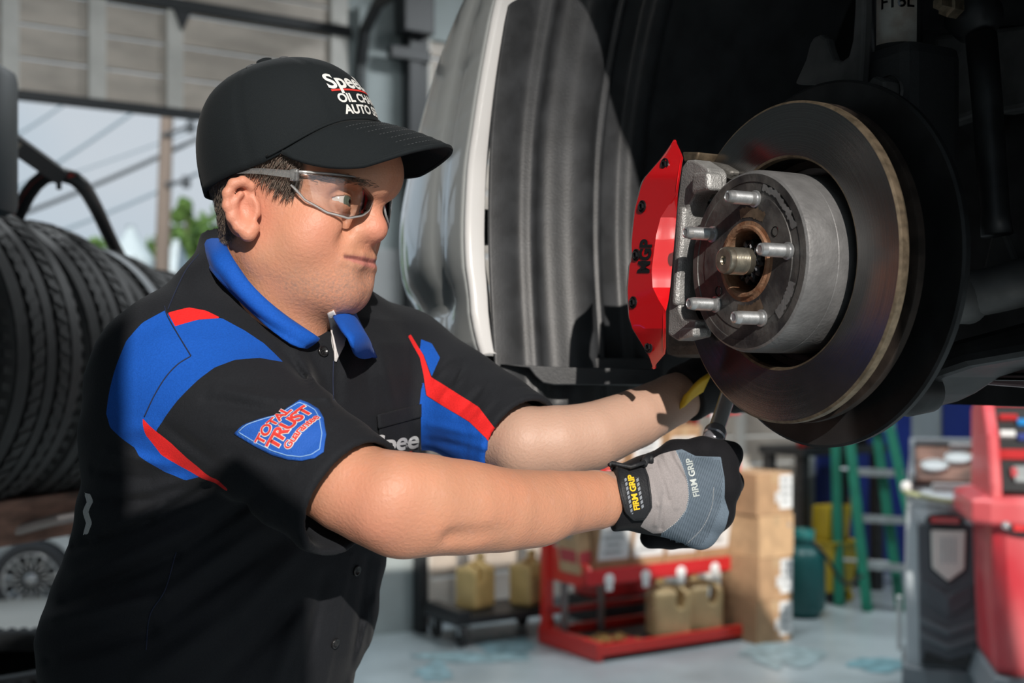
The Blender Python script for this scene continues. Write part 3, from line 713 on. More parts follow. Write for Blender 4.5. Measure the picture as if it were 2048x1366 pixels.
for body_t, x, y, sz, bo in (('TOTAL', -.0040, .0145, .0134, .0004), ('TRUST', .0020, .0005, .0175, .0006), ('Guarantee', .0035, -.0122, .0102, .0002)):
    for (mm, extra, off) in ((M['white_thread'], .00055, .0022), (M['red_thread'], 0, .0027)):
        mp_ = smap(off); letters('patch_lettering', body_t, lambda a, b, x=x, y=y, g=mp_: g(cx_+x+a, cy_+y+b), mm, shirt, size=sz, bold=bo+extra, maxedge=.004, spacing=.9)

# --- cap
CT = math.radians(14.6); CRL = math.radians(6); cf = fwd*math.cos(CT)+Z3*math.sin(CT); cu0 = -fwd*math.sin(CT)+Z3*math.cos(CT); cr_ = rgt*math.cos(CRL)-cu0*math.sin(CRL); cu_ = cu0*math.cos(CRL)+rgt*math.sin(CRL)
CO = hw((.020, 0, .056))
CA, CB, CH = .093, .083, .088
def crown_pt(th, ph, off=0.):
    """th 0 = front, ph 0 = rim, pi/2 = button"""
    c = math.cos(th); e = 2.35; k = (abs(math.cos(ph))**e+abs(math.sin(ph))**e)**(-1/e)
    r = math.cos(ph)*k; hz = math.sin(ph)*k
    ry = 1/math.sqrt((math.cos(th)/CA)**2+(math.sin(th)/CB)**2)+off
    sm = min(1, max(0, (abs((th+math.pi) % (2*math.pi)-math.pi)-.4)/1.1)); drop = -.019*sm*sm*(3-2*sm)*max(0, 1-ph/.9)**1.3
    return CO+cf*(ry*r*math.cos(th))+cr_*(ry*r*math.sin(th))+cu_*((CH+off)*hz+drop-.004)
mb = MB(); NT, NP = 96, 30
rows = []
for j in range(NP):
    ph = (math.pi/2)*(j/(NP-1))*.995
    rows.append([crown_pt(2*math.pi*i/NT, ph, -.0011*(math.exp(-((((i/NT*6) % 1)-.5)/.018)**2)) if j < NP-2 else 0) for i in range(NT)])
mb.grid(rows, closed=True); mb.f.append(tuple(range((NP-1)*NT, NP*NT))); mb.mi.append(0)
cap = mod_solid(mb.build('cap', M['cap'], person, smooth=True), .002)
top = crown_pt(0, math.pi/2*.999)
mb = MB(); mb.lathe([(.0085, -.001), (.0092, .004), (.0078, .008), (.004, .0095), (1e-4, .0097)], top-cu_*.001, cu_, 20); mb.build('button', M['cap'], cap, smooth=True)
for th in (math.radians(35), math.radians(85), math.radians(140)):
    mb = MB(); c = crown_pt(th, 1.12, .0006); n = (c-CO).normalized(); t = n.orthogonal().normalized(); b = n.cross(t)
    mb.tube([c+(t*math.cos(a)+b*math.sin(a))*.0036 for a in np.linspace(0, 2*math.pi, 16, endpoint=False)], .0011, 6, closed=True); mb.build('eyelet', M['thread'], cap, smooth=True)
def brim_pt(v, s, off=0.):
    th = v*math.radians(68); inner = crown_pt(th, .0, .0015)
    q = inner-HC; Fi, Ri = q.dot(fwd), q.dot(rgt); av = abs(v)
    L = .076*(max(0, 1-av**2.2))**.8
    Fo = Fi+L*s; Ro = Ri*(1+.04*s*(1-v*v))
    Uo = q.z-.22*L*s-.14*L*s*s-7.5*(Ro*Ro)*min(1, L*s/.05)*.50
    return HC+fwd*Fo+rgt*Ro+Z3*(Uo+off)
mb = MB(); rows = [[brim_pt(v, s) for v in np.linspace(-1, 1, 61)] for s in np.linspace(0, 1, 20)]; mb.grid(rows)
o = mb.build('brim', M['cap'], cap, smooth=True); mod_solid(o, .0035); 
mb = MB(); mb.grid([[brim_pt(v, s, -.0022) for v in np.linspace(-.97, .97, 51)] for s in np.linspace(.02, .98, 14)]); mb.build('brim_lining', M['brim_under'], cap, smooth=True)
mb = MB(); mb.tube([brim_pt(v, 1.0, 0) for v in np.linspace(-1, 1, 61)], .0023, 8); mb.build('brim_edge', M['cap'], cap, smooth=True)
mb = MB(); mb.tube([crown_pt(math.radians(a), .03, .0022) for a in np.linspace(-78, 78, 60)], .0016, 6); mb.build('brim_seam', M['cap'], cap, smooth=True)
mb = MB()
for s in np.linspace(.18, .9, 7):
    seg = [brim_pt(v, s, .0021) for v in np.linspace(-.62, .62, 81)]
    for k in range(0, 80, 2): mb.tube([seg[k], seg[k+1]], .00035, 4)
o = mb.build('stitching', M['thread'], cap); o['kind'] = 'stuff'
def cap_map(th0, ph0, off):
    def f(x, y): return crown_pt(th0-x/.092, ph0+y/.098, off)
    return f
wt = M['white_thread']
letters('lettering', 'SpeeDee', cap_map(math.radians(28), .47, .0016), wt, cap, size=.026, bold=.0007, align='LEFT', maxedge=.004)
letters('lettering', 'OIL CHANGE', cap_map(math.radians(25), .265, .0016), wt, cap, size=.0135, bold=.0005, align='LEFT', maxedge=.004)
letters('lettering', 'AUTO SERVICE', cap_map(math.radians(23), .135, .0016), wt, cap, size=.0135, bold=.0005, align='LEFT', maxedge=.004)
f = cap_map(math.radians(27), .365, .0016); mb = MB(); mb.grid([[f(x, y) for x in np.linspace(0, .125, 40)] for y in (-.0011, .0011)]); mb.build('underline', M['red_thread'], cap)

# --- safety glasses
def lens_F(R): return .1215-.052*(abs(R)/.074)**2.8
lt = lambda R: np.interp(abs(R)/1.233, [0, .03, .06], [.0150, .0170, .0195])
lb = lambda R: np.interp(abs(R)/1.233, [0, .004, .009, .015, .022, .034, .046, .055, .060], [.0080, .0065, .000, -.0110, -.0165, -.0205, -.0165, -.006, .008])
Rs = np.linspace(-.074, .074, 75)
mb = MB(); mb.grid([[hw((lens_F(R)-.004*(1-t)**2, R, lb(R)+(lt(R)-lb(R))*t)) for R in Rs] for t in np.linspace(0, 1, 12)])
gl = mod_solid(mb.build('safety_glasses', M['clear'], person, smooth=True), .0018)
mb = MB(); mb.tube([hw((lens_F(R)-.0005, R, lt(R)+.0005)) for R in Rs], .0013, 8); mb.build('brow_bar', M['clear_rim'], gl, smooth=True)
mb = MB(); mb.tube([hw((lens_F(R)-.004, R, lb(R))) for R in Rs], .0012, 8); mb.build('lens_rim', M['clear_rim'], gl, smooth=True)
for s in (1, -1):
    hg = hw((lens_F(.074), .0745*s, .0165)); mb = MB()
    mb.box(hg, (.004, .0022, .0055), (fwd, rgt, Z3), .001); mb.build('hinge', M['clear_edge'], gl, smooth=True)
    pts = smooth_line([hw((lens_F(.074), .0745*s, .0170)), hw((.054, .0760*s, .0190)), hw((.036, .0768*s, .0215)), hw((.020, .0770*s, .0225)), hw((.010, .0770*s, .0225))], 24)
    mb = MB(); rows = []
    for i, p in enumerate(pts):
        hgt = .0036-.0016*i/23; p = Vector(p); rows.append([p+Z3*hgt*a+rgt*(.0012*b*s) for a, b in ((1, -1), (1, 1), (-1, 1), (-1, -1))])
    mb.grid(rows, closed=True); mb.build('temple', M['clear_edge'], gl, smooth=False)
mb = MB(); mb.tube([hw((.1165, -.009, .002)), hw((.120, -.004, .011)), hw((.120, .004, .011)), hw((.1165, .009, .002))], .0016, 8); mb.build('nose_bridge', M['clear_edge'], gl, smooth=True)

# --- gloves
K = [P(1436, 926, 1.225), P(1446, 972, 1.22), P(1432, 1026, 1.225), P(1400, 1064, 1.235)]
WR = P(1268, 992, 1.225)
def glove_sdf(p):
    d = rc(p, P(1220, 997, 1.2), P(1285, 990, 1.22), .0318, .033)
    ax = np.array(Vector((1, .06, -.06)).normalized(), dtype=np.float32)
    d = smax(d, -((p-np.array(P(1229, 996, 1.204), dtype=np.float32)) @ ax), .003)
    for i, k in enumerate(K):
        b = P(1295, 962+18*i, 1.225); d = smin(d, rc(p, b, k, .0215, .0165 if i < 3 else .015), .016)
        j1 = k+Vector((.016-.003*i, .036, .004-.004*i)); j2 = j1+Vector((-.030, .020, -.004)); j3 = j2+Vector((-.022, -.010, 0))
        f = chain(p, [(k, .0155), (j1, .0125), (j2, .0115), (j3, .0105)], .006); d = smin(d, f, .007)
    d = smin(d, rc(p, P(1330, 985, 1.235), P(1400, 1000, 1.245), .026, .023), .02)
    th = chain(p, [(P(1310, 950, 1.22), .019), (P(1352, 914, 1.22), .0155), (P(1405, 902, 1.215), .0125), (P(1462, 907, 1.23), .0110)], .006)
    d = smin(d, th, .010)
    # creases of the cloth and the ribbed knuckle panel
    m = np.abs(d) < .01
    if m.any():
        q = p[m]; px = 1024+F_PX*q[:, 0]/q[:, 1]; py = HOR-F_PX*(q[:, 2]-CZ)/q[:, 1]; a = np.zeros(len(q), dtype=np.float32)
        for (x1, y1, x2, y2, wd, hh) in ((1325, 905, 1352, 960, 5, 1.6), (1312, 925, 1335, 1000, 5, -1.8), (1300, 940, 1318, 1010, 5, 1.5), (1340, 905, 1372, 965, 5, -1.5), (1318, 1010, 1312, 1050, 5, 1.8), (1326, 990, 1322, 1056, 4, -1.6), (1335, 960, 1352, 1015, 5, 1.2), (1350, 915, 1372, 950, 5, 1.4)):
            ex, ey = x2-x1, y2-y1; t = np.clip(((px-x1)*ex+(py-y1)*ey)/(ex*ex+ey*ey), 0, 1); a += hh*1e-3*np.exp(-((px-x1-t*ex)**2+(py-y1-t*ey)**2)/wd**2)
        d = d.copy(); d[m] -= a
    return d-.0014
gV, gQ = surfnet(glove_sdf, (.06, 1.11, 1.34), (.30, 1.40, 1.52), .0014)
glove = np_mesh('glove', gV, gQ, M['glove'], person); gB = bvh_of(gV, gQ)
def ganch(pts):
    out = []
    for x, y in pts:
        X, Y = 1200+x/4.88, 840+y/4.88; h = hit(gB, X, Y)[0]; h = h if h is not None else P(X, Y, 1.21); out.append((h.x, h.z))
    return out
gx, gz_ = gV[:, 0], gV[:, 2]; frontside = np.where(gV[:, 1] < 1.255, 0, 1)
grey = poly_sd(ganch([(430, 430), (600, 330), (735, 295), (800, 440), (850, 600), (862, 750), (835, 880), (740, 1000), (600, 1105), (520, 1110), (395, 1040), (430, 980), (500, 850)]), gx, gz_)
meshz = poly_sd(ganch([(735, 295), (800, 285), (930, 350), (1180, 360), (1215, 560), (1215, 760), (1260, 900), (1220, 1100), (1120, 1300), (1000, 1330), (850, 1330), (660, 1250), (540, 1135), (600, 1105), (740, 1000), (835, 880), (862, 750), (850, 600), (800, 440)]), gx, gz_)
fattr(glove, 'grey', grey+frontside); fattr(glove, 'mesh', meshz+frontside)
def gm(ox, oy, ux, uy, vx, vy, off):
    def f(x, y):
        X, Y = ox+ux*x+vx*y, oy+uy*x+vy*y; h = hit(gB, X, Y)[0]; h = h if h is not None else P(X, Y, 1.2)
        return h-ray(X, Y).normalized()*off
    return f
# wrist strap with its label
def gz2(pts): return [(1200+x/4.88, 840+y/4.88) for x, y in pts]
L1 = resample(gz2([(95, 445), (165, 560), (215, 760), (255, 900), (330, 970)]), 22); L2 = resample(gz2([(420, 440), (465, 560), (490, 740), (495, 860), (430, 965)]), 22)
f = gm(0, 0, 1, 0, 0, 1, .0042); mb = MB(); mb.grid([[f(a[0]+(b[0]-a[0])*t, a[1]+(b[1]-a[1])*t) for t in np.linspace(0, 1, 12)] for a, b in zip(L1, L2)])
strap = mod_solid(mb.build('wrist_strap', M['glove_strap'], glove, smooth=True), .003)
mb = MB(); f = gm(0, 0, 1, 0, 0, 1, .0048); edge = list(L1)+list(L2[::-1]); mb.tube([f(*q) for q in edge], .0014, 6, closed=True); mb.build('strap_binding', M['glove_strap'], glove, smooth=True)
mb = MB(); mb.tube([P(1288, 928, 1.188), P(1292, 918, 1.2), P(1303, 912, 1.21), P(1300, 922, 1.2)], .004, 8); mb.tube([P(1219, 930, 1.185), P(1224, 926, 1.19), P(1262, 934, 1.178), P(1290, 924, 1.185)], .0022, 8); mb.build('strap_tab', M['glove_strap'], glove, smooth=True)
tl = Vector((gz2([(370, 905)])[0])); tr = Vector(gz2([(295, 510)])[0]); dd = (tr-tl); ln = dd.length; dd /= ln; pp = Vector((dd.y, -dd.x))
if pp.x > 0: pp = -pp
mid = (tl+tr)/2
letters('strap_lettering', 'FIRM GRIP', gm(mid.x, mid.y, dd.x, dd.y, pp.x, pp.y, .0066), M['yellow_print'], glove, size=16.5, bold=.65, maxedge=5, spacing=.97)
f = gm(mid.x, mid.y, dd.x, dd.y, pp.x, pp.y, .0063)
for k in range(9):
    for (lo, hi) in ((-14, -9), (9.5, 14) if k else (9.5, 13)):
        x0 = -40+k*9
        mb = MB(); mb.grid([[f(x0+u+(v)*(-.55 if lo < 0 else -.55), v) for u in np.linspace(0, 6.2, 4)] for v in np.linspace(lo, hi, 4)]); mb.build('strap_stripe', M['strap_grey'], glove)
t1 = Vector(gz2([(955, 790)])[0]); t2 = Vector(gz2([(860, 335)])[0]); dd = t2-t1; dd /= dd.length; pp = Vector((dd.y, -dd.x))
if pp.x > 0: pp = -pp
mid = (t1+t2)/2
letters('lettering', 'FIRM GRIP', gm(mid.x, mid.y, dd.x, dd.y, pp.x, pp.y, .0008), M['grey_print'], glove, size=17.5, bold=.5, maxedge=4)
for pts in ([(738, 300), (800, 440), (850, 600), (862, 750), (835, 880), (740, 1000), (600, 1105)], [(1110, 660), (1090, 850), (1000, 1050), (840, 1215)]):
    q = smooth_line(gz2(pts), 90); f = gm(0, 0, 1, 0, 0, 1, .0004); mb = MB()
    for k in range(0, 88, 2): mb.tube([f(*q[k]), f(*q[k+1])], .0004, 4)
    o = mb.build('stitching', mat('pale thread', (.5, .5, .5), .7), glove); o['kind'] = 'stuff'
# the knitted ribs of the knuckle panel
mb = MB(); f = gm(0, 0, 1, 0, 0, 1, .0002); mp_ = np.array(gz2([(745, 300), (800, 290), (930, 352), (1175, 365), (1210, 560), (1200, 760), (1180, 880), (1115, 1040), (1055, 1165), (995, 1228), (900, 1245), (720, 1195), (575, 1122), (610, 1100), (745, 1000), (842, 880), (870, 750), (858, 600), (808, 440)]))
for k in range(-20, 60):
    pts = np.array([(1352+k*3.3+u*.24, 890+u) for u in np.linspace(-10, 215, 46)]); ins = poly_sd(mp_, pts[:, 0], pts[:, 1]) < -1; run = []
    for q, i_ in zip(pts, ins):
        if i_: run.append(f(*q))
        if (not i_ or q is pts[-1]) and len(run) > 2: mb.tube(run, .0005, 4, caps=False); run = []
        elif not i_: run = []
o = mb.build('ribbed_knit', mat('blue grey knit', (.13, .17, .215), .75), glove, smooth=True); o['kind'] = 'stuff'
# left glove, reaching behind the disc
WL = P(1362, 792, 1.352)
def glove2(p):
    ax = np.array((P(1420, 762, 1.375)-WL).normalized(), dtype=np.float32)
    d = rc(p, WL, P(1415, 765, 1.375), .0335, .032); d = smax(d, -((p-np.array(WL, dtype=np.float32)) @ ax)+.004, .003)
    for i in range(4):
        k = P(1490+4*i, 712+22*i, 1.40); d = smin(d, rc(p, P(1415, 752+8*i, 1.375), k, .02, .0155), .014)
        j1 = k+Vector((.03, -.012, .004)); j2 = j1+Vector((.012, -.024, -.004)); j3 = j2+Vector((-.012, -.014, -.006)); d = smin(d, chain(p, [(k, .0145), (j1, .012), (j2, .011), (j3, .010)], .005), .006)
    return smin(d, chain(p, [(P(1430, 780, 1.37), .017), (P(1470, 800, 1.36), .014), (P(1500, 795, 1.35), .0115)], .005), .008)
g2V, g2Q = surfnet(glove2, (.13, 1.26, 1.44), (.36, 1.47, 1.62), .0022)
g2 = np_mesh('glove', g2V, g2Q, M['boot'] if False else mat('black glove cloth', (.010, .010, .012), .8, bump=.4, bs=600), person)
mb = MB(); q = [P(1362, 808, 1.312), P(1372, 798, 1.308), P(1392, 778, 1.310), P(1412, 765, 1.318)]
rows = [[Vector(c)+Vector((.25, -.2, .6)).normalized()*t for t in (-.011, -.006, 0, .006, .011)] for c in smooth_line(q, 12)]; mb.grid(rows)
mod_solid(mb.build('pull_tab', M['yellow_print'], g2, smooth=True), .004)

# --- trousers and boots, below the frame
hipx = Vector((tcx[1], TD, 0))
def legs(p):
    d = None
    for s in (-1, 1):
        hp_ = hipx+TL*.095*s+Z3*1.0; kn = hipx+TL*.11*s+TF*.03+Z3*.55; an = hipx+TL*.12*s-TF*.02+Z3*.10
        e = chain(p, [(hp_, .105), (kn, .075), (an, .062)], .03); d = e if d is None else smin(d, e, .03)
    d = smin(d, ell(p, hipx+Z3*1.05, (.17, .15, .14)), .05)
    return np.maximum(d, .07-p[:, 2])
lV, lQ = surfnet(legs, (hipx.x-.32, TD-.32, .04), (hipx.x+.32, TD+.32, 1.24), .012, slack=.02)
np_mesh('trousers', lV, lQ, M['trousers'], person)
for s in (-1, 1):
    an = hipx+TL*.12*s-TF*.02
    def boot(p): return np.maximum(smin(rc(p, an+Z3*.06, an+Z3*.16, .055, .06), rc(p, an+Z3*.05-TF*.03, an+TF*.16+Z3*.045, .052, .045), .03), -p[:, 2]+.0)
    vV, vQ = surfnet(boot, (an.x-.25, an.y-.25, -.02), (an.x+.27, an.y+.25, .24), .008, slack=.01); np_mesh('boot', vV, vQ, M['boot'], person)

# --- ratchet held in the right hand
wr = thing('socket_wrench', 'chrome socket wrench held upright in the grey glove under the brake disc', 'wrench', P(1415, 905, 1.235))
a, b = P(1417, 905, 1.235), P(1446, 820, 1.275)
axw = (b-a).normalized(); mb = MB()
mb.lathe([(1e-4, -.03), (.0095, -.03), (.0095, .004), (.0115, .006), (.0115, .012), (.0105, .0135), (.0115, .015), (.0115, .021), (.0105, .0225), (.0118, .024), (.0118, .030), (.010, .034)], a, axw, 24); mb.build('ratchet_head', M['chrome_dark'], wr, smooth=True).data.set_sharp_from_angle(angle=.6)
mb = MB(); mb.lathe([(.0098, .033), (.0085, .037), (.0085, .085), (.0098, .088), (.0098, .125), (1e-4, .125)], a, axw, 20); mb.build('socket', M['chrome'], wr, smooth=True).data.set_sharp_from_angle(angle=.6)
# ---------------------------------------------------------------- the car on the lift: front wheel well
A3 = Vector((-.879, -.477, 0)).normalized(); T3 = Vector((-A3.y, A3.x, 0))     # wheel axis (outwards) and along the car's side
HUB = P(1492, 523, 1.096)
def wh(t, z, off): return HUB+T3*t+Z3*z+A3*off
def W(px, py, off):
    """the place on the plane 'off' outboard of the hub face that the photograph shows at (px, py)"""
    o = Vector((0, 0, CZ)); r = ray(px, py); d = (HUB.dot(A3)+off-o.dot(A3))/r.dot(A3); return o+r*d
def tz_of(p): q = p-HUB; return q.dot(T3), q.z
M['liner'] = mat('grey moulded plastic', (.028, .030, .033), .48, var=.3, vs=26, bump=.12, bs=420)
M['plastic'] = mat('black plastic', (.022, .023, .025), .5, bump=.2, bs=300)
M['paint'] = mat('silver grey paint', (.40, .42, .42), .3, .0, coat=1.)
M['lip'] = mat('pale painted edge', (.60, .60, .60), .35, coat=.5)
M['dark_steel'] = mat('dark steel', (.035, .036, .038), .5, .6, var=.3, vs=25)
M['under_metal'] = mat('grey under-body metal', (.09, .09, .09), .55, .3, var=.4, vs=18, bump=.3, bs=60)
M['cast'] = mat('cast aluminium', (.36, .36, .355), .45, .5, var=.18, vs=60, bump=.5, bs=600)
M['cast_dark'] = mat('cast iron', (.14, .135, .125), .6, .5, var=.3, vs=40, bump=.6, bs=260)
M['red_paint'] = mat('red gloss paint', (.62, .006, .010), .22, coat=1.)
M['rust'] = mat('rusty steel', (.20, .085, .04), .7, .35, var=.6, vs=70, bump=.6, bs=200, col2=(.30, .19, .12))
M['zinc'] = mat('grey zinc', (.50, .51, .52), .38, .8, var=.12, vs=200)
M['nut'] = mat('black steel nut', (.03, .03, .033), .3, .7)
M['stub'] = mat('axle steel', (.42, .38, .31), .3, .9, var=.2, vs=150)
M['edge'] = mat('bare rusted edge', (.25, .195, .135), .45, .8, var=.3, vs=120)
M['hat_side'] = mat('dull grey steel', (.17, .17, .172), .52, .35, var=.18, vs=45, bump=.25, bs=300)
M['hat_face'] = mat('black oxide with bare patches', (.022, .021, .022), .5, .1, vs=34, col2=(.10, .095, .09), detail=6, bump=.4, bs=150)
def disc_material():
    m = mat('turned dark steel', (.2, .2, .2), .27, .95); nt = m.node_tree; L = nt.links; b = nt.nodes['Principled BSDF']
    tc = nt.nodes.new('ShaderNodeTexCoord'); sub = nt.nodes.new('ShaderNodeVectorMath'); sub.operation = 'SUBTRACT'; sub.inputs[1].default_value = (0, 0, 0)
    L.new(tc.outputs['Object'], sub.inputs[0]); ln = nt.nodes.new('ShaderNodeVectorMath'); ln.operation = 'LENGTH'; L.new(sub.outputs[0], ln.inputs[0])
    n = nt.nodes.new('ShaderNodeTexNoise'); n.noise_dimensions = '1D'; n.inputs['Scale'].default_value = 1500; n.inputs['Detail'].default_value = 4; L.new(ln.outputs['Value'], n.inputs['W'])
    n2 = nt.nodes.new('ShaderNodeTexNoise'); n2.inputs['Scale'].default_value = 14; n2.inputs['Detail'].default_value = 6; L.new(tc.outputs['Object'], n2.inputs['Vector'])
    r = nt.nodes.new('ShaderNodeMapRange'); r.inputs[1].default_value = .3; r.inputs[2].default_value = .75; r.inputs[3].default_value = .13; r.inputs[4].default_value = .30; L.new(n2.outputs['Fac'], r.inputs[0]); L.new(r.outputs[0], b.inputs['Roughness'])
    x = nt.nodes.new('ShaderNodeMix'); x.data_type = 'RGBA'; x.inputs[6].default_value = (.10, .10, .105, 1); x.inputs[7].default_value = (.30, .295, .29, 1); L.new(n.outputs['Fac'], x.inputs[0]); L.new(x.outputs[2], b.inputs['Base Color'])
    bu = nt.nodes.new('ShaderNodeBump'); bu.inputs['Strength'].default_value = .22; bu.inputs['Distance'].default_value = .0003; L.new(n.outputs['Fac'], bu.inputs['Height']); L.new(bu.outputs['Normal'], b.inputs['Normal'])
    return m
M['disc'] = disc_material()
car = thing('car', 'silver grey car raised on a lift with its wheel off and red brake caliper showing', 'car', (HUB.x+.3, HUB.y+.2, HUB.z-.15))

# bodywork: arch lip, bumper corner, wing above and behind the wheel
arch_px = [(972, 706), (966, 690), (957, 655), (950, 615), (948, 575), (941, 535), (938, 470), (939, 420), (944, 330), (954, 260), (966, 180), (982, 90), (1001, 0)]
LO = .05
arch = [tz_of(W(x, y, LO)) for x, y in arch_px]
t_, z_ = arch[-1]
arch += [(-.335, z_+.055), (-.25, z_+.105), (-.12, z_+.145), (.02, z_+.155), (.16, z_+.14), (.28, z_+.09), (.37, z_+.0), (.43, .22), (.455, .10), (.47, -.02), (.48, -.12)]
arch = smooth_line(arch, 90)
lip = MB(); rows = []
for i, (t, z) in enumerate(arch):
    a = Vector((arch[min(i+1, 89)][0]-arch[max(i-1, 0)][0], arch[min(i+1, 89)][1]-arch[max(i-1, 0)][1])).normalized(); n = Vector((-a.y, a.x))   # away from the wheel
    if n.dot(Vector((t, z-.1))) < 0: n = -n
    rows.append([wh(t+n.x*u, z+n.y*u, o) for u, o in ((.002, LO-.022), (0, LO-.004), (.002, LO+.002), (.008, LO+.003), (.0125, LO+.001), (.014, LO-.004))])
lip.grid(rows); lip.build('arch_lip', M['lip'], car, smooth=True)
fr = MB(); rows = []
nl = 46
for i in range(nl):
    t, z = arch[i]; zr = (z-arch[0][1])/(arch[nl-1][1]-arch[0][1]); row = []
    for s in np.r_[np.linspace(0, .06, 6), np.linspace(.08, .62, 26)]:
        lean = .10*max(0, zr-.35)*s*1.2
        crease = .010*math.exp(-((s-.10)/.03)**2)*(1 if zr > .15 else zr/.15)
        kk = .66-.16*math.sin(math.pi*min(1, max(0, zr)))
        row.append(wh(t-.012-s, z-.02*s, LO-kk*s*s-crease-lean-.018*math.exp(-((zr-.12)/.06)**2)*min(1, s/.15)))
    rows.append(row)
fr.grid(rows); mod_solid(fr.build('bumper_corner', M['paint'], car, smooth=True), .003)
wg = MB(); rows = []
for i in range(nl-1, 90):
    t, z = arch[i]; f = (i-nl+1)/(90-nl); ang = math.pi*(1-f)*.78
    to, zo = (min(1.7, max(-.75, .02+1.9*math.cos(ang))), min(.78, .18+1.1*math.sin(ang))) if i < 89 else (1.7, -.12)
    rows.append([wh(t+(to-t)*u, z+(zo-z)*u, LO-.10*(u**3)*min(1, max(0, (z-.1)*2))) for u in np.linspace(0, 1, 10)])
wg.grid(rows); mod_solid(wg.build('front_wing', M['paint'], car, smooth=True), .003)
# plastic wheel-well liner with its moulded ribs
prof = [(-.415, -.155), (-.425, -.08), (-.437, .02), (-.440, .10), (-.432, .20), (-.405, .30), (-.36, .395), (-.27, .49), (-.13, .555), (.02, .57), (.17, .555), (.30, .49), (.40, .38), (.46, .25), (.485, .10), (.49, -.12)]
prof = smooth_line(prof, 110)
def rib(o, f):
    """how far the liner stands into the well at distance o inboard, f = place along it"""
    q = .0
    q += .010*math.exp(-((o-.055-.012*f)/.010)**2)+.016/(1+math.exp(-(o-.095+.008*f)/.006))-.012/(1+math.exp(-(o-.142)/.004))
    q += .009*math.exp(-((o-.150-.010*f)/.0045)**2)
    if .02 < f < .34: q += .010*math.exp(-((o-.205)/.016)**4)*min(1, (.34-f)/.02)
    q += .004*math.sin(o*60+f*3)*math.exp(-o*8)
    return q
lm = MB(); rows = []
ofs = np.r_[np.linspace(0, .30, 100), np.linspace(.31, .52, 14)]
for i, (t, z) in enumerate(prof):
    a = Vector((prof[min(i+1, 109)][0]-prof[max(i-1, 0)][0], prof[min(i+1, 109)][1]-prof[max(i-1, 0)][1])).normalized(); n = Vector((a.y, -a.x))
    if n.dot(Vector((-t, .1-z))) < 0: n = -n
    rows.append([wh(t+n.x*rib(o, i/109), z+n.y*rib(o, i/109), LO-.012-o) for o in ofs])
lm.grid(rows); mod_solid(lm.build('wheel_liner', M['liner'], car, smooth=True), .003)
for (x, y) in ((965, 150), (962, 455)):
    c = W(x+8, y, LO-.030); mb = MB(); mb.box(c, (.010, .008, .022), (T3, A3, Z3), .003); mb.build('liner_clip', M['plastic'], car)
mb = MB(); pts = [W(x, y, LO-.03) for x, y in ((1022, 48), (1026, 20), (1031, -8))]; mb.tube(pts, .0045, 8); mb.build('liner_slot', M['pupil'], car, smooth=True)
# under-tray below the liner
def prism_px(name, pts, d, push, m, parent, bev=0.):
    mb = MB(); mb.prism([P(x, y, d) for x, y in pts], push); o = mb.build(name, m, parent)
    if bev: mod_bevel(o, bev)
    return o
prism_px('under_tray', [(876, 708), (1000, 712), (1010, 716), (1330, 716), (1330, 772), (1105, 772), (1085, 768), (1070, 752), (1058, 736), (1030, 728), (985, 728), (965, 738), (930, 738), (880, 722)], 1.50, V3*.25+U3*.02, M['plastic'], car, .002)
prism_px('splash_panel', [(1000, 728), (1058, 736), (1071, 753), (1086, 766), (1108, 770), (1322, 770), (1322, 738), (1120, 734)], 1.44, (.0, .03, .0), M['liner'], car, .002)
mb = MB(); mb.grid([[wh(t, z, -.47) for t in np.linspace(-1.2, 1.7, 4)] for z in (-.14, .2, .8)]); mod_solid(mb.build('inner_wing', M['dark_steel'], car), .004)
mb = MB(); mb.grid([[wh(t, .80, o) for t in np.linspace(-1.2, 1.7, 4)] for o in (-1.6, -.8, .04)]); mod_solid(mb.build('bonnet', M['paint'], car), .004)
mb = MB(); mb.grid([[wh(t, -.14, o) for t in np.linspace(.5, 1.9, 4)] for o in (-1.6, -.8, .04)]); mod_solid(mb.build('under_body', M['dark_steel'], car), .02)

# brake disc with hub
ro = bpy.data.objects.new('brake_disc', bpy.data.meshes.new('brake_disc')); C.objects.link(ro); ro.parent = car; ro.location = HUB-car.location
mb = MB(); N = 128
mb.cur = 0; mb.lathe([(.0995, -.0398), (.104, -.0394), (.1465, -.0394)], (0, 0, 0), A3, N)
mb.cur = 1; mb.lathe([(.1465, -.0394), (.1488, -.041), (.1488, -.0485), (.1475, -.049), (.120, -.049)], (0, 0, 0), A3, N); mb.lathe([(.0995, -.0398), (.0975, -.041), (.0965, -.046)], (0, 0, 0), A3, N)
mb.cur = 6; mb.lathe([(.120, -.059), (.1475, -.059), (.1488, -.0595), (.1488, -.067), (.1465, -.069), (.09, -.069)], (0, 0, 0), A3, N)
mb.cur = 2; mb.lathe([(.0965, -.046), (.0965, -.072), (.084, -.074), (.0835, -.070)], (0, 0, 0), A3, N)
for k in range(48):
    a = 2*math.pi*k/48; u = T3*math.cos(a)+Z3*math.sin(a); v = A3.cross(u); mb.box(u*.130-A3*.054, (.009, .0022, .0055), (u, v, A3))
mb.cur = 3; mb.lathe([(.0835, -.070), (.0835, -.034), (.0832, -.0335), (.0832, -.0325), (.0835, -.032), (.0832, -.006), (.0815, -.0015), (.0795, 0)], (0, 0, 0), A3, N)
mb.cur = 4; mb.lathe([(.0795, 0), (.0725, .0002), (.072, -.0006), (.062, -.0006), (.0615, .0002), (.037, .0002)], (0, 0, 0), A3, N)
mb.cur = 5; mb.lathe([(.037, .0002), (.0335, .0006), (.0325, .003), (.030, .0032), (.0285, .001), (.0285, -.03), (1e-4, -.03)], (0, 0, 0), A3, 64)
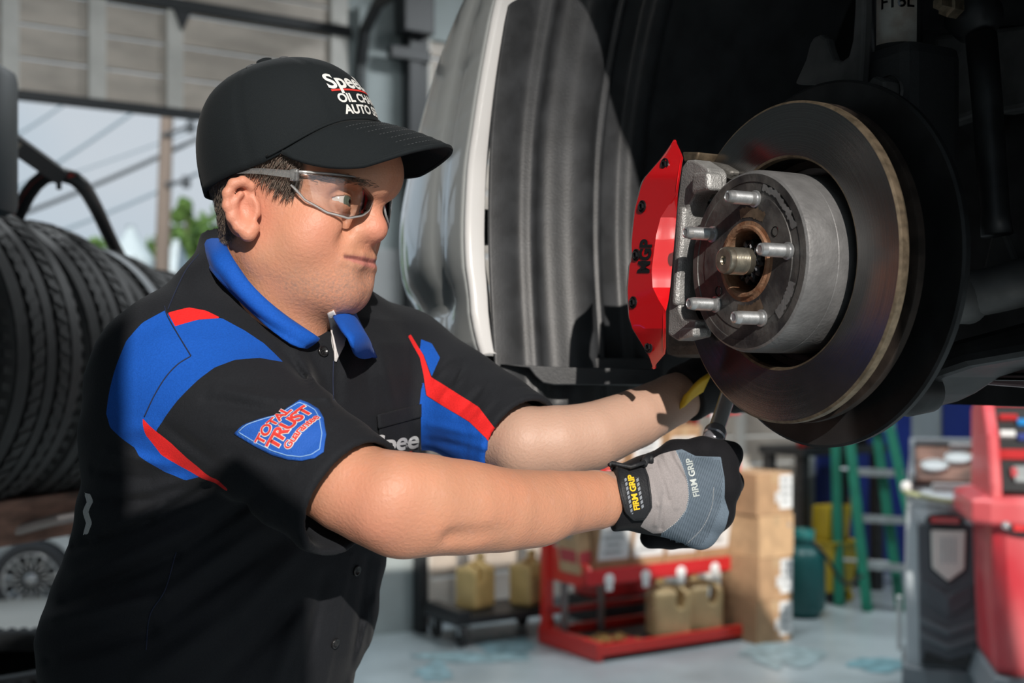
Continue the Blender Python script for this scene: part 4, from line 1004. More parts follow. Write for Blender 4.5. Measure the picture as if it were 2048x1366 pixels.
tmp = mb.build('t', None, None, local=True, mats=[M['disc'], M['edge'], M['nut'], M['hat_side'], M['hat_face'], M['rust'], mat('dark rusty steel', (.035, .025, .02), .65, .3, var=.4, vs=60)]); ro.data = tmp.data; ro.data.name = 'brake_disc'; bpy.data.objects.remove(tmp)
sharp(ro, 30)
# bare worn marks on the hat face
rs = np.random.RandomState(5)
for a0, a1, r0, r1 in ((55, 100, .040, .049), (255, 300, .040, .050), (20, 70, .066, .0715), (-50, -20, .062, .071)):
    n = 26; aa = np.radians(np.linspace(a0, a1, n)); mb = MB(); inn = []; out = []
    for a in aa:
        u = T3*math.cos(a)+Z3*math.sin(a); inn.append(u*(r0+rs.normal(0, .0006))+A3*.0006); out.append(u*(r1+rs.normal(0, .0009))+A3*.0006)
    mb.grid([inn, out]); mb.build('worn_mark', M['hat_side'] if r0 > .06 else M['edge'], ro, local=True)
for a in (30, 212):
    u = T3*math.cos(math.radians(a))+Z3*math.sin(math.radians(a)); mb = MB(); mb.lathe([(.0046, .0008), (.004, .0006), (.0036, -.004), (1e-4, -.004)], u*.0465, A3, 16); mb.build('bolt_hole', M['pupil'], ro, local=True)
for k in range(5):
    a = math.radians(4.5+72*k); u = T3*math.cos(a)+Z3*math.sin(a); mb = MB(); r = .0061
    pr = [(.0078, 0), (.0078, .0015), (r, .002), (r, .0075)]
    for j in range(13): pr += [(r-.0007, .0082+j*.00145), (r, .0089+j*.00145)]
    pr += [(r-.0004, .0285), (.0052, .0315), (.0036, .0325), (.0034, .0318), (1e-4, .0318)]
    mb.lathe(pr, u*.057, A3, 24); sharp(mb.build('wheel_stud', M['zinc'], ro, local=True), 25)
mb = MB(); r = .0125; pr = [(r, -.02), (r, .004)]
for j in range(9): pr += [(r-.0008, .0046+j*.0018), (r, .0055+j*.0018)]
pr += [(r, .0225), (.0118, .0255), (.0105, .0262), (.0042, .0262), (.003, .023), (1e-4, .022)]
mb.lathe(pr, (0, 0, 0), A3, 32); sharp(mb.build('axle_stub', M['stub'], ro, local=True), 25)
for dz, col in ((-.0045, (.02, .35, .62)), (-.0075, (.05, .5, .12))):
    mb = MB(); u = (Z3*dz*2.0+T3*-.009).normalized(); mb.grid([[(T3*math.cos(b)+Z3*math.sin(b))*.0127+A3*h for b in np.radians(np.linspace(212, 250, 6) if col[0] < .03 else np.linspace(236, 262, 6))] for h in ((.010, .021) if col[0] < .03 else (.006, .012))]); mb.build('paint_mark', mat('paint dab', col, .4), ro, local=True)
mb = MB(); nn = 12; ring = lambda h, k: [(T3*math.cos(2*math.pi*i/(nn*4))+Z3*math.sin(2*math.pi*i/(nn*4)))*(.0195+.0018*(1 if (i//2) % 2 else -1))*k+A3*h for i in range(nn*4)]
mb.grid([ring(-.022, 1), ring(-.006, 1), ring(-.0035, .93), ring(-.0025, .78), ring(-.001, .70)], closed=True); sharp(mb.build('axle_nut', M['nut'], ro, local=True), 25)
# dust shield behind the disc
mb = MB(); mb.lathe([(.172, -.094), (.1725, -.088), (.170, -.0865), (.160, -.0885), (.11, -.090), (.05, -.092)], HUB+Z3*.0, A3, 96); sharp(mb.build('dust_shield', M['dark_steel'], car), 40)
mb = MB(); mb.lathe([(.062, -.09), (.062, -.15), (.05, -.17), (1e-4, -.17)], HUB, A3, 32); mb.box(wh(.03, .06, -.13), (.04, .05, .02), (T3, Z3, A3), .01); mb.build('knuckle', M['cast_dark'], car, smooth=False)

# brake caliper: cast body, dark bridge and the red cover
def zc(pts): return [(1220+x/2.577, 250+y/2.577) for x, y in pts]
CAL = -.004
def plate(name, pts, off, depth, m, parent, bev=.002):
    mb = MB(); mb.prism([W(x, y, off) for x, y in pts], -A3*depth); o = mb.build(name, m, parent); mod_bevel(o, bev, 3); return o
cal = plate('caliper', zc([(368, 215), (395, 180), (432, 178), (498, 220), (513, 245), (510, 338), (470, 345), (440, 350), (415, 395), (400, 440), (382, 520), (372, 600), (360, 660), (350, 740), (352, 850), (356, 960), (375, 1000), (442, 1005), (432, 1092), (345, 1112), (296, 1080), (300, 930), (318, 800), (330, 560), (345, 400)]), CAL, .022, M['cast'], car, .0025)
plate('caliper_rib', zc([(420, 245), (500, 240), (508, 335), (445, 345), (412, 360)]), CAL+.008, .02, M['cast'], cal, .004)
plate('caliper_rib', zc([(360, 1048), (432, 1040), (428, 1090), (345, 1108)]), CAL+.006, .02, M['cast'], cal, .003)
plate('caliper_web', zc([(340, 420), (376, 420), (362, 640), (345, 800), (340, 930), (312, 930), (325, 700)]), CAL+.005, .02, M['cast'], cal, .004)
plate('caliper_bridge', zc([(380, 190), (490, 185), (560, 200), (625, 238), (600, 275), (560, 300), (520, 345), (490, 375), (420, 380)]), -.028, .075, M['cast_dark'], car, .004)
plate('caliper_bridge', zc([(330, 420), (440, 380), (440, 470), (400, 520), (395, 760), (430, 960), (440, 1080), (340, 1090), (320, 800)]), -.022, .075, M['nut'], car, .004)
plate('pad_clip', zc([(383, 560), (402, 545), (402, 640), (383, 640)]), -.012, .01, M['zinc'], cal, .001)
plate('pad_clip', zc([(360, 690), (395, 700), (395, 755), (360, 755)]), -.012, .01, M['zinc'], cal, .001)
mb = MB(); mb.box(wh(-.165, -.03, -.10), (.035, .055, .05), (T3, Z3, A3), .012); mb.build('caliper_piston_housing', M['cast_dark'], car)
plate('pad_retainer', zc([(370, 138), (455, 140), (440, 185), (380, 190)]), -.02, .06, M['edge'], car, .002)
Lx = [(279, 1347), (312, 1325), (353, 1290), (366, 1282), (417, 1268), (483, 1261), (518, 1262), (529, 1257), (580, 1253), (634, 1256), (657, 1263), (708, 1294), (739, 1307)]
Rx = [(279, 1350), (314, 1367), (322, 1365), (386, 1356), (417, 1354), (491, 1348), (580, 1340), (607, 1336), (622, 1332), (706, 1332), (729, 1312), (739, 1308)]
Kx = [(386, 1356), (410, 1338), (435, 1322), (470, 1313), (540, 1304), (575, 1306), (600, 1318), (622, 1332)]
g = lambda tb, y: float(np.interp(y, [a for a, b in tb], [b for a, b in tb]))
rows = []; CO_ = .030
for y in np.r_[279.5, 284, 292, 303, 316, 330, 342, 353, 362, 372, 386, 396, 410, 422, 435, 450, 470, 490, 510, 522, 532, 545, 560, 575, 588, 600, 612, 622, 634, 645, 657, 668, 682, 696, 708, 718, 729, 736, 738.5]:
    l, r = g(Lx, y), g(Rx, y); k = g(Kx, y) if 386 < y < 622 else r
    tip = -.016*max(0, (353-y)/74)-.018*max(0, (y-657)/82); wd = r-l
    e = min(2.2, wd*.12); fall = .55*(r-k)/1370.
    row = [(l, tip-.007), (l+e*.4, tip-.002), (l+e, tip)]+[(l+e+(k-e*.3-l-e)*t, tip) for t in (.25, .5, .75, 1)]
    row += [(k+(r-k)*t if r-k > 1 else r-e*.3+e*.3*t, tip-fall*t-.0006) for t in (.3, .65)]+[(r-.05, tip-fall-.001), (r, tip-fall-.006)]
    rows.append([W(x, y, CO_+o) for x, o in row])
mb = MB(); mb.grid(rows); cov = mb.build('caliper_cover', M['red_paint'], car); mod_solid(cov, .0025, -1); sharp(cov, 24)
for x, y in ((1330, 329), (1285, 413), (1273, 510), (1267, 605), (1298, 694)):
    c = W(x, y, CO_-.016*max(0, (353-y)/74)-.018*max(0, (y-657)/82)); mb = MB(); mb.lathe([(.0062, 0), (.0062, .0012), (.0052, .0016), (.0044, .0004)], c, A3, 24)
    mb.lathe([(.0044, .0004), (.0040, .0024), (.0026, .003), (.0024, .001), (1e-4, .001)], c, A3, 6); mb.build('cover_bolt', M['nut'], cov, smooth=False)
letters('lettering', 'MGP', lambda x, y: W(1291+.10*x-y*1.0, 513-x, CO_+.0008), mat('black print', (.008, .008, .008), .3), cov, size=32, bold=1.6, spacing=1.06)

# suspension inboard of the disc
mb = MB(); mb.prism([W(x, y, -.12) for x, y in ((1588, 168), (1610, 120), (1618, 88), (1626, 74), (1640, 68), (1652, 76), (1658, 100), (1666, 118), (1682, 122), (1696, 112), (1704, 80), (1708, 20), (1710, -60), (1728, -60), (1728, 30), (1724, 120), (1720, 170))], -A3*.012)
mod_bevel(mb.build('knuckle_bracket', M['under_metal'], car), .003)
st0, st1 = W(1793, 200, -.17), W(1797, -240, -.17)
mb = MB(); mb.tube([st0, st1], .0235, 32); mb.build('strut', M['plastic'], car, smooth=True)
uc = (st1-st0).normalized(); mb = MB()
vdir = -ray(1795, 40); vdir.z = 0; vdir.normalize(); side_ = vdir.cross(uc).normalized()
def strut_map(x, y, r=.0240): a = x/r; c = st0+(st1-st0)*((200-40)/440.)+uc*y; return c+(vdir*math.cos(a)-side_*math.sin(a))*r
mb.grid([[strut_map(x, y) for x in np.linspace(-.022, .020, 16)] for y in np.linspace(-.027, .05, 6)]); mb.build('strut_label', mat('soiled white label', (.42, .41, .38), .6, vs=40, col2=(.25, .2, .16)), car, smooth=True)
letters('label_lettering', 'F16L', lambda x, y: strut_map(x, y+.011, .0243), M['pupil'], car, size=.017, bold=.0003, maxedge=.004)
mb = MB(); mb.box(W(1800, 230, -.17), (.045, .06, .035), (T3, Z3, A3), .012); mb.build('strut_clamp', M['plastic'], car)
mb = MB(); mb.lathe([(1e-4, .02), (.013, .02), (.0145, .016), (.0145, 0)], W(1778, 188, -.135), A3, 6); mb.lathe([(.017, .003), (.017, -.01)], W(1778, 188, -.135), A3, 24); mb.build('strut_bolt', M['under_metal'], car)
mb = MB(); mb.tube([W(1738, -40, -.15), W(1742, 60, -.15), W(1752, 150, -.15)], .006, 10); mb.build('brake_hose', M['plastic'], car, smooth=True)
lk = MB(); lk.tube([W(1962, 70, -.20), W(1974, 200, -.20), W(1990, 430, -.20), W(1994, 470, -.20)], [.014, .0135, .013, .014], 16)
lk.lathe([(1e-4, .02), (.02, .016), (.026, 0), (.02, -.018), (1e-4, -.02)], W(1945, 30, -.20), A3, 24); lnk = lk.build('link_rod', M['dark_steel'], car, smooth=True)
mb = MB(); mb.lathe([(.011, 0), (.011, .012), (.008, .013), (.006, .024), (1e-4, .024)], W(1912, 14, -.175), A3, 6); mb.build('link_bolt', M['edge'], car)
mb = MB(); mb.prism([W(x, y, -.21) for x, y in ((1982, 460), (2008, 460), (2040, 540), (2046, 560), (1950, 560), (1966, 530))], -A3*.02); mod_bevel(mb.build('link_bracket', M['under_metal'], car), .004)
mb = MB(); mb.tube([W(1895, 600, -.16), W(1925, 590, -.17), W(1990, 580, -.19), W(2120, 545, -.22)], [.016, .022, .021, .023], 20); mb.lathe([(.021, .016), (.023, .012), (.023, -.02)], W(1908, 597, -.16), A3, 24); mb.build('tie_rod', M['under_metal'], car, smooth=True)
mb = MB(); mb.prism([W(x, y, -.40) for x, y in ((1868, 70), (2200, 30), (2200, 190), (2000, 225), (1960, 224), (1930, 236), (1870, 255))], -A3*.03); mod_bevel(mb.build('chassis_rail', M['under_metal'], car), .006)
mb = MB(); mb.prism([W(x, y, -.42) for x, y in ((1830, -80), (2300, -80), (2300, 40), (1830, 60))], -A3*.03); mb.build('chassis_rail', M['dark_steel'], car)
lower = [W(x, y, -.20) for x, y in ((1700, 720), (1800, 715), (1900, 680), (2048, 640), (2250, 600), (2250, 690), (2048, 715), (1930, 735), (1870, 755), (1820, 790), (1790, 805), (1700, 830))]
mb = MB(); mb.prism(lower, -A3*.10); mod_bevel(mb.build('control_arm', M['dark_steel'], car), .012, 3)
mb = MB(); mb.lathe([(.02, .01), (.024, 0), (.02, -.03)], W(1815, 785, -.19), A3, 20); mb.build('ball_joint', M['dark_steel'], car, smooth=True)
sill = MB(); sill.prism([W(x, y, -.30) for x, y in ((1832, 762), (1870, 745), (1930, 736), (2048, 731), (2350, 725), (2350, 800), (2048, 776), (1960, 769))], -A3*.10); mod_bevel(sill.build('bumper_underside', mat('pinkish grey paint', (.24, .16, .165), .4, .2, coat=.4), car), .003)
for y0, y1 in ((748, 750), (757, 762)):
    mb = MB(); mb.tube([W(1860, y0, -.297), W(2300, y1, -.297)], .0014, 6); mb.build('seam', M['pupil'], car)
# cabin and far side of the car, above and behind the wheel
cab = MB(); prof_c = [(-.95, .22), (-.90, .62), (-.2, .80), (.55, .86), (1.2, 1.42), (2.4, 1.42), (2.85, .95), (2.9, -.10), (.62, -.12)]
cab.prism([wh(t, z, -.03-.07*max(0, z-.8)) for t, z in prof_c[3:]], A3*-1.72); mod_bevel(cab.build('cabin', M['paint'], car), .06, 3)
mb = MB(); mb.prism([wh(t, z, -.02-.07*max(0, z-.8)) for t, z in ((.95, .90), (1.30, 1.36), (2.0, 1.38), (2.0, .92))], A3*-.03); mb.build('side_window', M['pupil'], car)
mb = MB(); mb.prism([wh(t, z, -.02-.07*max(0, z-.8)) for t, z in ((2.1, .92), (2.1, 1.38), (2.36, 1.38), (2.66, .95))], A3*-.03); mb.build('side_window', M['pupil'], car)
mb = MB(); mb.grid([[wh(t, z, -1.72) for t in np.linspace(-1.1, 1.0, 4)] for z in (-.1, .3, .80)]); mod_solid(mb.build('front_wing', M['paint'], car), .004)
# ---------------------------------------------------------------- the garage
M['floor'] = mat('blue grey painted concrete', (.34, .40, .42), .32, var=.22, vs=1.6, bump=.15, bs=30, spec=.5, detail=6)
M['wall'] = mat('grey green wall paint', (.30, .34, .34), .6, var=.10, vs=2.5, bump=.1, bs=40)
M['wall_blue'] = mat('blue wall paint', (.012, .03, .20), .55, var=.15, vs=3)
M['ceiling'] = mat('dim ceiling sheet', (.16, .16, .155), .8, var=.15, vs=2)
M['door'] = mat('aged white door sheet', (.43, .375, .32), .5, var=.16, vs=3.5, stretch=(1, 1, 3), detail=6, bump=.1, bs=25)
M['door_stile'] = mat('pale door stile', (.52, .50, .46), .5, var=.1, vs=5)
M['black_metal'] = mat('black painted metal', (.014, .016, .018), .5, bump=.2, bs=90)
M['concrete'] = mat('pale concrete', (.46, .44, .40), .9, var=.15, vs=.8)
BO = Vector((-.3824, 7.4, 0))
def bw(s, z=0., v=0.): return BO+U3*s+V3*v+Z3*z           # along the back wall, v < 0 towards the camera
def s_of(px): r = (px-1024)/F_PX; return (r*BO.y-BO.x)/(U3.x-r*U3.y)
CEIL = 4.3; D1L, D1R, D2L, D2R, SR = -5.2, -.68, -.22, 3.1, 7.5
def wallbox(name, s0, s1, z0, z1, v0, v1, m):
    mb = MB(); mb.box(bw((s0+s1)/2, (z0+z1)/2, (v0+v1)/2), ((s1-s0)/2, (v1-v0)/2, (z1-z0)/2), RAX); return struct(mb.build(name, m))
fl = MB(); fl.box(bw((SR-7)/2, -.05, -4.7), ((SR+7.2)/2, 4.8, .05), RAX); struct(fl.build('floor', M['floor']))
# old paint marks on the floor
for k, (px, py, rx, rz, col) in enumerate(((1010, 1293, .16, .3, (.20, .33, .37)), (870, 1345, .10, .2, (.20, .33, .37)), (930, 1316, .3, .12, (.24, .36, .39)), (1770, 1330, .22, .16, (.16, .30, .34)), (1560, 1310, .2, .3, (.27, .36, .38)))):
    d = CZ*F_PX/(py-HOR); c = P(px, py, d); rs = np.random.RandomState(k); n = 22
    mb = MB(); pts = [c+Vector((math.cos(a)*rx*(1+rs.uniform(-.35, .35)), math.sin(a)*rz*(1+rs.uniform(-.35, .35)), 0))-Z3*c.z+Z3*(.002+.0007*k) for a in np.linspace(0, 2*math.pi, n, endpoint=False)]
    mb.add(pts, [tuple(range(n))]); struct(mb.build('floor', mat('teal paint stain', col, .45, var=.3, vs=12)))
struct(wallbox('wall_back', D1L-2, D1L, 0, CEIL, 0, .2, M['wall'])); wallbox('wall_back', D1R, D2L, 0, CEIL, 0, .2, M['wall'])
wallbox('wall_back', D2R, SR, 0, CEIL, 0, .2, M['wall']); wallbox('wall_back', D1L, D1R, 4.05, CEIL, 0, .2, M['wall']); wallbox('wall_back', D2L, D2R, 3.6, CEIL, 0, .2, M['wall'])
def side_wall(name, s, z0, z1, v0, v1, m):
    mb = MB(); mb.box(bw(s, (z0+z1)/2, (v0+v1)/2), (.1, abs(v1-v0)/2, (z1-z0)/2), RAX); return struct(mb.build(name, m))
side_wall('wall_left', -7, 0, CEIL, 0, -7.2, M['wall']); side_wall('wall_right', SR, 0, CEIL, 0, -7.2, M['wall'])
FV = -(BO-Vector((-.17, -.35, 0))).dot(V3)                    # the front wall stands just behind the photographer
so_ = (Vector((-.17, -.35, 0))-BO).dot(U3)
wallbox('wall_front', so_-2.0, so_, 0, CEIL, FV-.2, FV, M['wall']); wallbox('wall_front', so_+3.8, SR, 0, CEIL, FV-.2, FV, M['wall']); wallbox('wall_front', -7, so_+3.8, 4.12, CEIL, FV-.2, FV, M['wall'])
mb = MB(); mb.box(bw(.2, CEIL+.05, FV/2), (7.5, abs(FV)/2+.3, .05), RAX); struct(mb.build('ceiling', M['ceiling']))
tcb = thing('shade_cabinet', 'tall grey cabinet added out of view behind the camera to shade the lower shirt', 'cabinet', bw(so_, 0, FV+.1))  # unseen cabinet, added to keep the sun off the man's lower torso
mb = MB(); mb.box(bw(so_-.01, .98, FV+.10), (.275, .085, .97), RAX, .004); mb.build('body', M['wall'], tcb)
for s in (-.145, .125):
    mb = MB(); mb.box(bw(so_+s, 1.0, FV+.19), (.125, .006, .92), RAX, .003); dr_ = mb.build('door', M['wall'], tcb); mb = MB(); mb.box(bw(so_+s+(.1 if s < 0 else -.1), 1.0, FV+.203), (.008, .008, .06), RAX, .002); mb.build('handle', M['black_metal'], dr_)
# door 1: sectional door pulled part of the way up
dz0 = 2.99; door = mesh_obj('door_1', [], [], M['door']); struct(door)
for k in range(7):
    mb = MB(); z0 = dz0+k*.175; mb.box(bw((D1L+D1R)/2, z0+.085, .02), ((D1R-D1L)/2, .02, .082), RAX, .008); mb.box(bw((D1L+D1R)/2, z0+.012, -.004), ((D1R-D1L)/2, .008, .010), RAX); mb.build('panel', M['door'], door)
for s in [s_of(18), s_of(192), s_of(347), s_of(365)+.9, D1R-.06, s_of(18)-.9]:
    mb = MB(); mb.box(bw(s, dz0+.6, -.012), (.045, .022, .6), RAX, .006); mb.build('stile', M['door_stile'], door)
mb = MB(); mb.box(bw((D1L+D1R)/2, dz0-.02, .0), ((D1R-D1L)/2, .025, .025), RAX, .006); mb.build('bottom_rail', M['black_metal'], door)
mb = MB(); mb.box(bw((D1L+D1R)/2, dz0+.56, -.035), ((D1R-D1L)/2, .02, .03), RAX, .006); mb.build('strut', M['black_metal'], door)
mb = MB(); c = bw(s_of(360), dz0+.50, -.05); mb.prism([c+U3*-.06+Z3*.06, c+U3*.06+Z3*.06, c-Z3*.08], V3*.03); mb.build('bracket', M['black_metal'], door)
# tracks and shaft of that door
tr = struct(mesh_obj('trim_1', [], [], M['black_metal']))
mb = MB(); mb.tube([bw(D1R+.05, 0, -.06), bw(D1R+.05, 3.35, -.06), bw(D1R+.05, 3.55, -.12), bw(D1R+.05, 3.66, -.3), bw(D1R+.05, 3.72, -4.2)], .035, 8); mb.build('track', M['black_metal'], tr)
mb = MB(); mb.tube([bw(D1L, 3.95, -.12), bw(D1R+.5, 3.95, -.12)], .03, 10); mb.build('shaft', M['black_metal'], tr)
mb = MB(); mb.box(bw((D1R+.05), 3.1, -.04), (.02, .05, .6), RAX); mb.build('track_angle', M['wall'], tr)
# door 2, shut, in pale ribbed sheet
d2 = struct(mesh_obj('door_2', [], [], M['door']))
for k in range(18):
    mb = MB(); mb.box(bw((D2L+D2R)/2, .10+k*.2+.1, .05), ((D2R-D2L)/2, .02, .094), RAX, .012); mb.build('panel', M['door'] if k else M['door_stile'], d2)
for s in (D2L+.05, .55, 1.5, 2.4):
    mb = MB(); mb.box(bw(s, 1.85, .02), (.04, .02, 1.75), RAX, .006); mb.build('stile', M['door_stile'], d2)
mb = MB(); mb.box(bw((D2L+D2R)/2, .06, .03), ((D2R-D2L)/2, .03, .045), RAX, .006); mb.build('bottom_rail', mat('aluminium rail', (.55, .6, .62), .3, .8), d2)
mb = MB(); mb.box(bw(D2L-.01, 1.9, -.05), (.028, .05, 1.9), RAX, .004); struct(mb.build('trim_2', M['black_metal']))
for z0, z1 in ((.9, 1.50), (1.56, 2.3)):
    mb = MB(); mb.box(bw((D1R+D2L)/2, (z0+z1)/2, -.012), (.19, .012, (z1-z0)/2), RAX, .006); struct(mb.build('wall_panel', mat('grey steel panel', (.33, .34, .34), .45, var=.06, vs=4)))
# iron frame fixed high on the pier
fr_ = thing('door_opener_bracket', 'black iron door track and bracket fixed to the grey pier beside the car', 'bracket', bw(s_of(812), 2.2, -.05)); fr_.name = 'track_bracket'
mb = MB(); mb.box(bw(s_of(812), 3.0, -.085), (.045, .05, 1.1), RAX, .006); mb.build('upright', M['black_metal'], fr_)
for z in (2.9, 3.45, 3.9):
    mb = MB(); mb.box(bw(s_of(800), z, -.12), (.13, .03, .035), RAX, .004); mb.build('arm', M['black_metal'], fr_)
mb = MB(); mb.box(bw(s_of(806), 3.72, -.15), (.10, .07, .16), RAX, .01); mb.build('gear_box', M['black_metal'], fr_)

# unseen ceiling lamps, added as fill for the dim interior and floor
for k, (s, v) in enumerate(((-2.4, -2.4), (.7, -1.9), (3.4, -3.2))):
    t = thing('fill_lamp', ['added unseen fill lamp on the ceiling over the tyre rack', 'added unseen fill lamp on the ceiling before the shut pale door', 'added unseen fill lamp on the ceiling over the workbench'][k], 'lamp', bw(s, CEIL-.12, v), RROT, 'added fill lamps')
    mb = MB(); mb.box((0, 0, .09), (.62, .09, .03), None, .01); mb.build('housing', M['label_white'] if 'label_white' in M else M['door_stile'], t, local=True)
    al = bpy.data.lights.new('fill light', 'AREA'); al.shape = 'RECTANGLE'; al.size = 1.2; al.size_y = .12; al.energy = (45, 95, 95)[k]; al.color = (.92, .97, 1.0)
    ao = bpy.data.objects.new('fill_light', al); C.objects.link(ao); ao.parent = t; ao.location = (0, 0, .03)
    mb = MB()
    for y in (-.04, .04): mb.tube([(-.58, y, .045), (.58, y, .045)], .013, 10)
    mb.build('tube', mat('fill lamp tube', (.9, .95, 1), .4, emit=3), t, local=True)
# ---------------------------------------------------------------- outside, beyond the open door
def ground(name, pts, m, z): mb = MB(); mb.add([Vector((x, y, z)) for x, y in pts], [tuple(range(len(pts)))]); o = struct(mb.build(name, m)); return o
q = bw(-60, 0, .12), bw(60, 0, .12), bw(60, 0, 140), bw(-60, 0, 140); ground('ground', [(p.x, p.y) for p in q], M['concrete'], -.04)
q = bw(-40, 0, FV-.2), bw(40, 0, FV-.2), bw(40, 0, FV-40), bw(-40, 0, FV-40); ground('ground', [(p.x, p.y) for p in q], M['concrete'], -.04)
M['wood'] = mat('weathered pole wood', (.17, .14, .12), .9, var=.25, vs=3, stretch=(1, 1, .15))
M['wire'] = mat('blue grey cable', (.16, .22, .27), .6); M['wire_dark'] = mat('dark cable', (.05, .06, .07), .6)
pol = thing('utility_pole', 'brown wooden utility pole standing outside the open door', 'utility pole', (P(318, 0, 24).x, 24, -.04))
mb = MB(); mb.tube([Vector((P(312, 0, 24).x, 24, -.04)), P(334, 230, 24), P(352, -200, 24)], [.17, .13, .11], 14); mb.build('post', M['wood'], pol, smooth=True)
for (x0, x1, y0, y1) in ((325, 385, 270, 252), (330, 376, 368, 362)):
    mb = MB(); mb.tube([P(x0, y0, 23.8), P(x1, y1, 23.8)], .04, 8); mb.build('arm', M['wire_dark'], pol)
    mb = MB(); mb.lathe([(1e-4, .12), (.08, .10), (.10, 0), (.08, -.12), (1e-4, -.14)], P(x1-4, y1+1, 23.7), Z3, 12); mb.build('insulator', M['wire_dark'], pol, smooth=True)
for i, (x0, y0, x1, y1, r, dk, lab) in enumerate(((40, 430, 420, 265, .05, 1, 'thick dark cable crossing the sky behind the black hoop'), (-40, 420, 290, 208, .035, 0, 'pale cable in the sky rising to the middle of the raised door'), (-20, 300, 160, 185, .03, 0, 'pale cable highest in the sky beside the raised door'), (100, 470, 430, 330, .035, 0, 'pale cable lowest in the sky above the treetops'), (-40, 405, 430, 244, .02, 0, 'thin pale cable just above the thick dark cable'))):
    mb = MB(); pts = [P(x0+(x1-x0)*t, y0+(y1-y0)*t+14*(t*(1-t))*4*.4, 26+i) for t in np.linspace(-.6, 1.4, 14)]; mb.tube(pts, r, 6)
    tag(mb.build('overhead_cable', M['wire_dark'] if dk else M['wire'], smooth=True), lab, 'cable', 'overhead cables')
M['leaf'] = mat('green leaves', (.05, .12, .022), .8, vs=.8, col2=(.12, .22, .05)); M['bark'] = mat('bark', (.08, .06, .045), .9)  # leaf colour varies at random between two greens
def tree(label, px, d, top, wid, seed):
    base = Vector((P(px, 0, d).x, d, -.04)); zt = P(px, top, d).z; t = thing('tree', label, 'tree', base, 0, 'trees outside the door')
    rs = np.random.RandomState(seed); mb = MB(); mb.tube([base, base+Z3*zt*.5+U3*.2, base+Z3*zt*.9], [.2, .14, .03], 8)
    for k in range(7):
        a = rs.uniform(0, 6.28); h = zt*rs.uniform(.35, .7); mb.tube([base+Z3*h, base+Z3*(h+.5)+Vector((math.cos(a), math.sin(a), .5))*wid*.45], [.06, .015], 6)
    mb.build('trunk', M['bark'], t)
    mb = MB(); V = []; Fc = []
    for k in range(34):
        u = rs.normal(0, 1, 3); u /= np.linalg.norm(u); c = base+Z3*(zt*.62)+Vector((u[0]*wid*.75, u[1]*wid*.75, u[2]*zt*.34)); rr = wid*rs.uniform(.25, .42)
        for j in range(110):
            w_ = rs.normal(0, 1, 3); w_ /= np.linalg.norm(w_); p = c+Vector(w_)*rr*rs.uniform(.7, 1.05); a, b = Vector(rs.normal(0, 1, 3)).normalized()*.13, Vector(rs.normal(0, 1, 3)).normalized()*.10
            n = len(V); V += [p-a, p+b, p+a, p-b]; Fc.append((n, n+1, n+2, n+3))
    mb.add(V, Fc); o = mb.build('foliage', M['leaf'], t, fix=False); o['kind'] = 'stuff'
tree('leafy green tree just to the right of the utility pole', 400, 34, 405, 1.9, 1); tree('leafy green tree beside the man\'s collar, outside the door', 458, 30, 432, 1.3, 2)
tree('small green tree behind the black hoop, left of the pale tanks', 205, 36, 470, 1.0, 3); tree('tall thin tree rising behind the utility pole', 372, 42, 388, .7, 4)
tree('distant green treetop just over the row of tyres', 108, 40, 492, .8, 5)
M['tank'] = mat('pale blue grey sheet', (.42, .50, .54), .5, var=.08, vs=1.5)
for lab, px, d, top, r in (('pale round storage tank left of the utility pole', 262, 28, 448, .52), ('pale round storage tank right of the utility pole', 352, 28, 476, .42)):
    base = Vector((P(px, 0, d).x, d, -.04)); zt = P(px, top, d).z; t = thing('storage_tank', lab, 'tank', base, 0, 'pale storage tanks')
    mb = MB(); mb.lathe([(r, 0), (r, zt*.82), (r*1.03, zt*.83), (r*1.03, zt*.845), (r, zt*.85), (r*.2, zt*.98), (r*.2, zt), (1e-4, zt)], base, Z3, 28); sharp(mb.build('shell', M['tank'], t), 30)
    for k in range(3):
        mb = MB(); mb.lathe([(r*1.02, -.03), (r*1.03, 0), (r*1.02, .03)], base+Z3*zt*(.2+.22*k), Z3, 28); mb.build('hoop', M['tank'], t, smooth=True)
    mb = MB(); s = base+Vector((.1, -r*1.05, 0)); 
    for k in range(10): mb.tube([s+Z3*(.3+k*.3)-Vector((.13, 0, 0)), s+Z3*(.3+k*.3)+Vector((.13, 0, 0))], .018, 6)
    mb.tube([s-Vector((.14, 0, 0)), s-Vector((.14, 0, 0))+Z3*zt*.85], .02, 6); mb.tube([s+Vector((.14, 0, 0)), s+Vector((.14, 0, 0))+Z3*zt*.85], .02, 6); mb.build('ladder', M['wire_dark'], t)
# a parked dark car outside with an alloy wheel
pc_ = P(64, 1157, 8.6); M['dark_paint'] = mat('black car paint', (.012, .013, .015), .25, coat=1.); M['alloy'] = mat('polished alloy', (.62, .62, .63), .22, .95)
M['tyre_wall'] = mat('grey rubber', (.055, .055, .058), .75, bump=.2, bs=80)
pk = thing('parked_car', 'black car parked outside with a polished alloy wheel, seen under the tyre rack', 'car', (pc_.x-1.2, pc_.y+.6, -.04))
cu, cv = Vector((.97, .24, 0)), Vector((-.24, .97, 0)); R0 = .268
sidep = [(-3.4, -.05), (-.38, -.05)]+[(.33*math.cos(a), .33*math.sin(a)) for a in np.linspace(math.pi*.97, .03*math.pi, 16)]+[(.38, -.05), (.62, .02), (.66, .3), (.5, .45), (-.5, .52), (-1.1, .9), (-2.6, .92), (-3.3, .5)]
mb = MB(); c0 = Vector((pc_.x, pc_.y+.06, 0)); mb.prism([c0+cu*x+Z3*(pc_.z+z+.04) for x, z in sidep], cv*1.6); mod_bevel(mb.build('body', M['dark_paint'], pk), .05, 3)
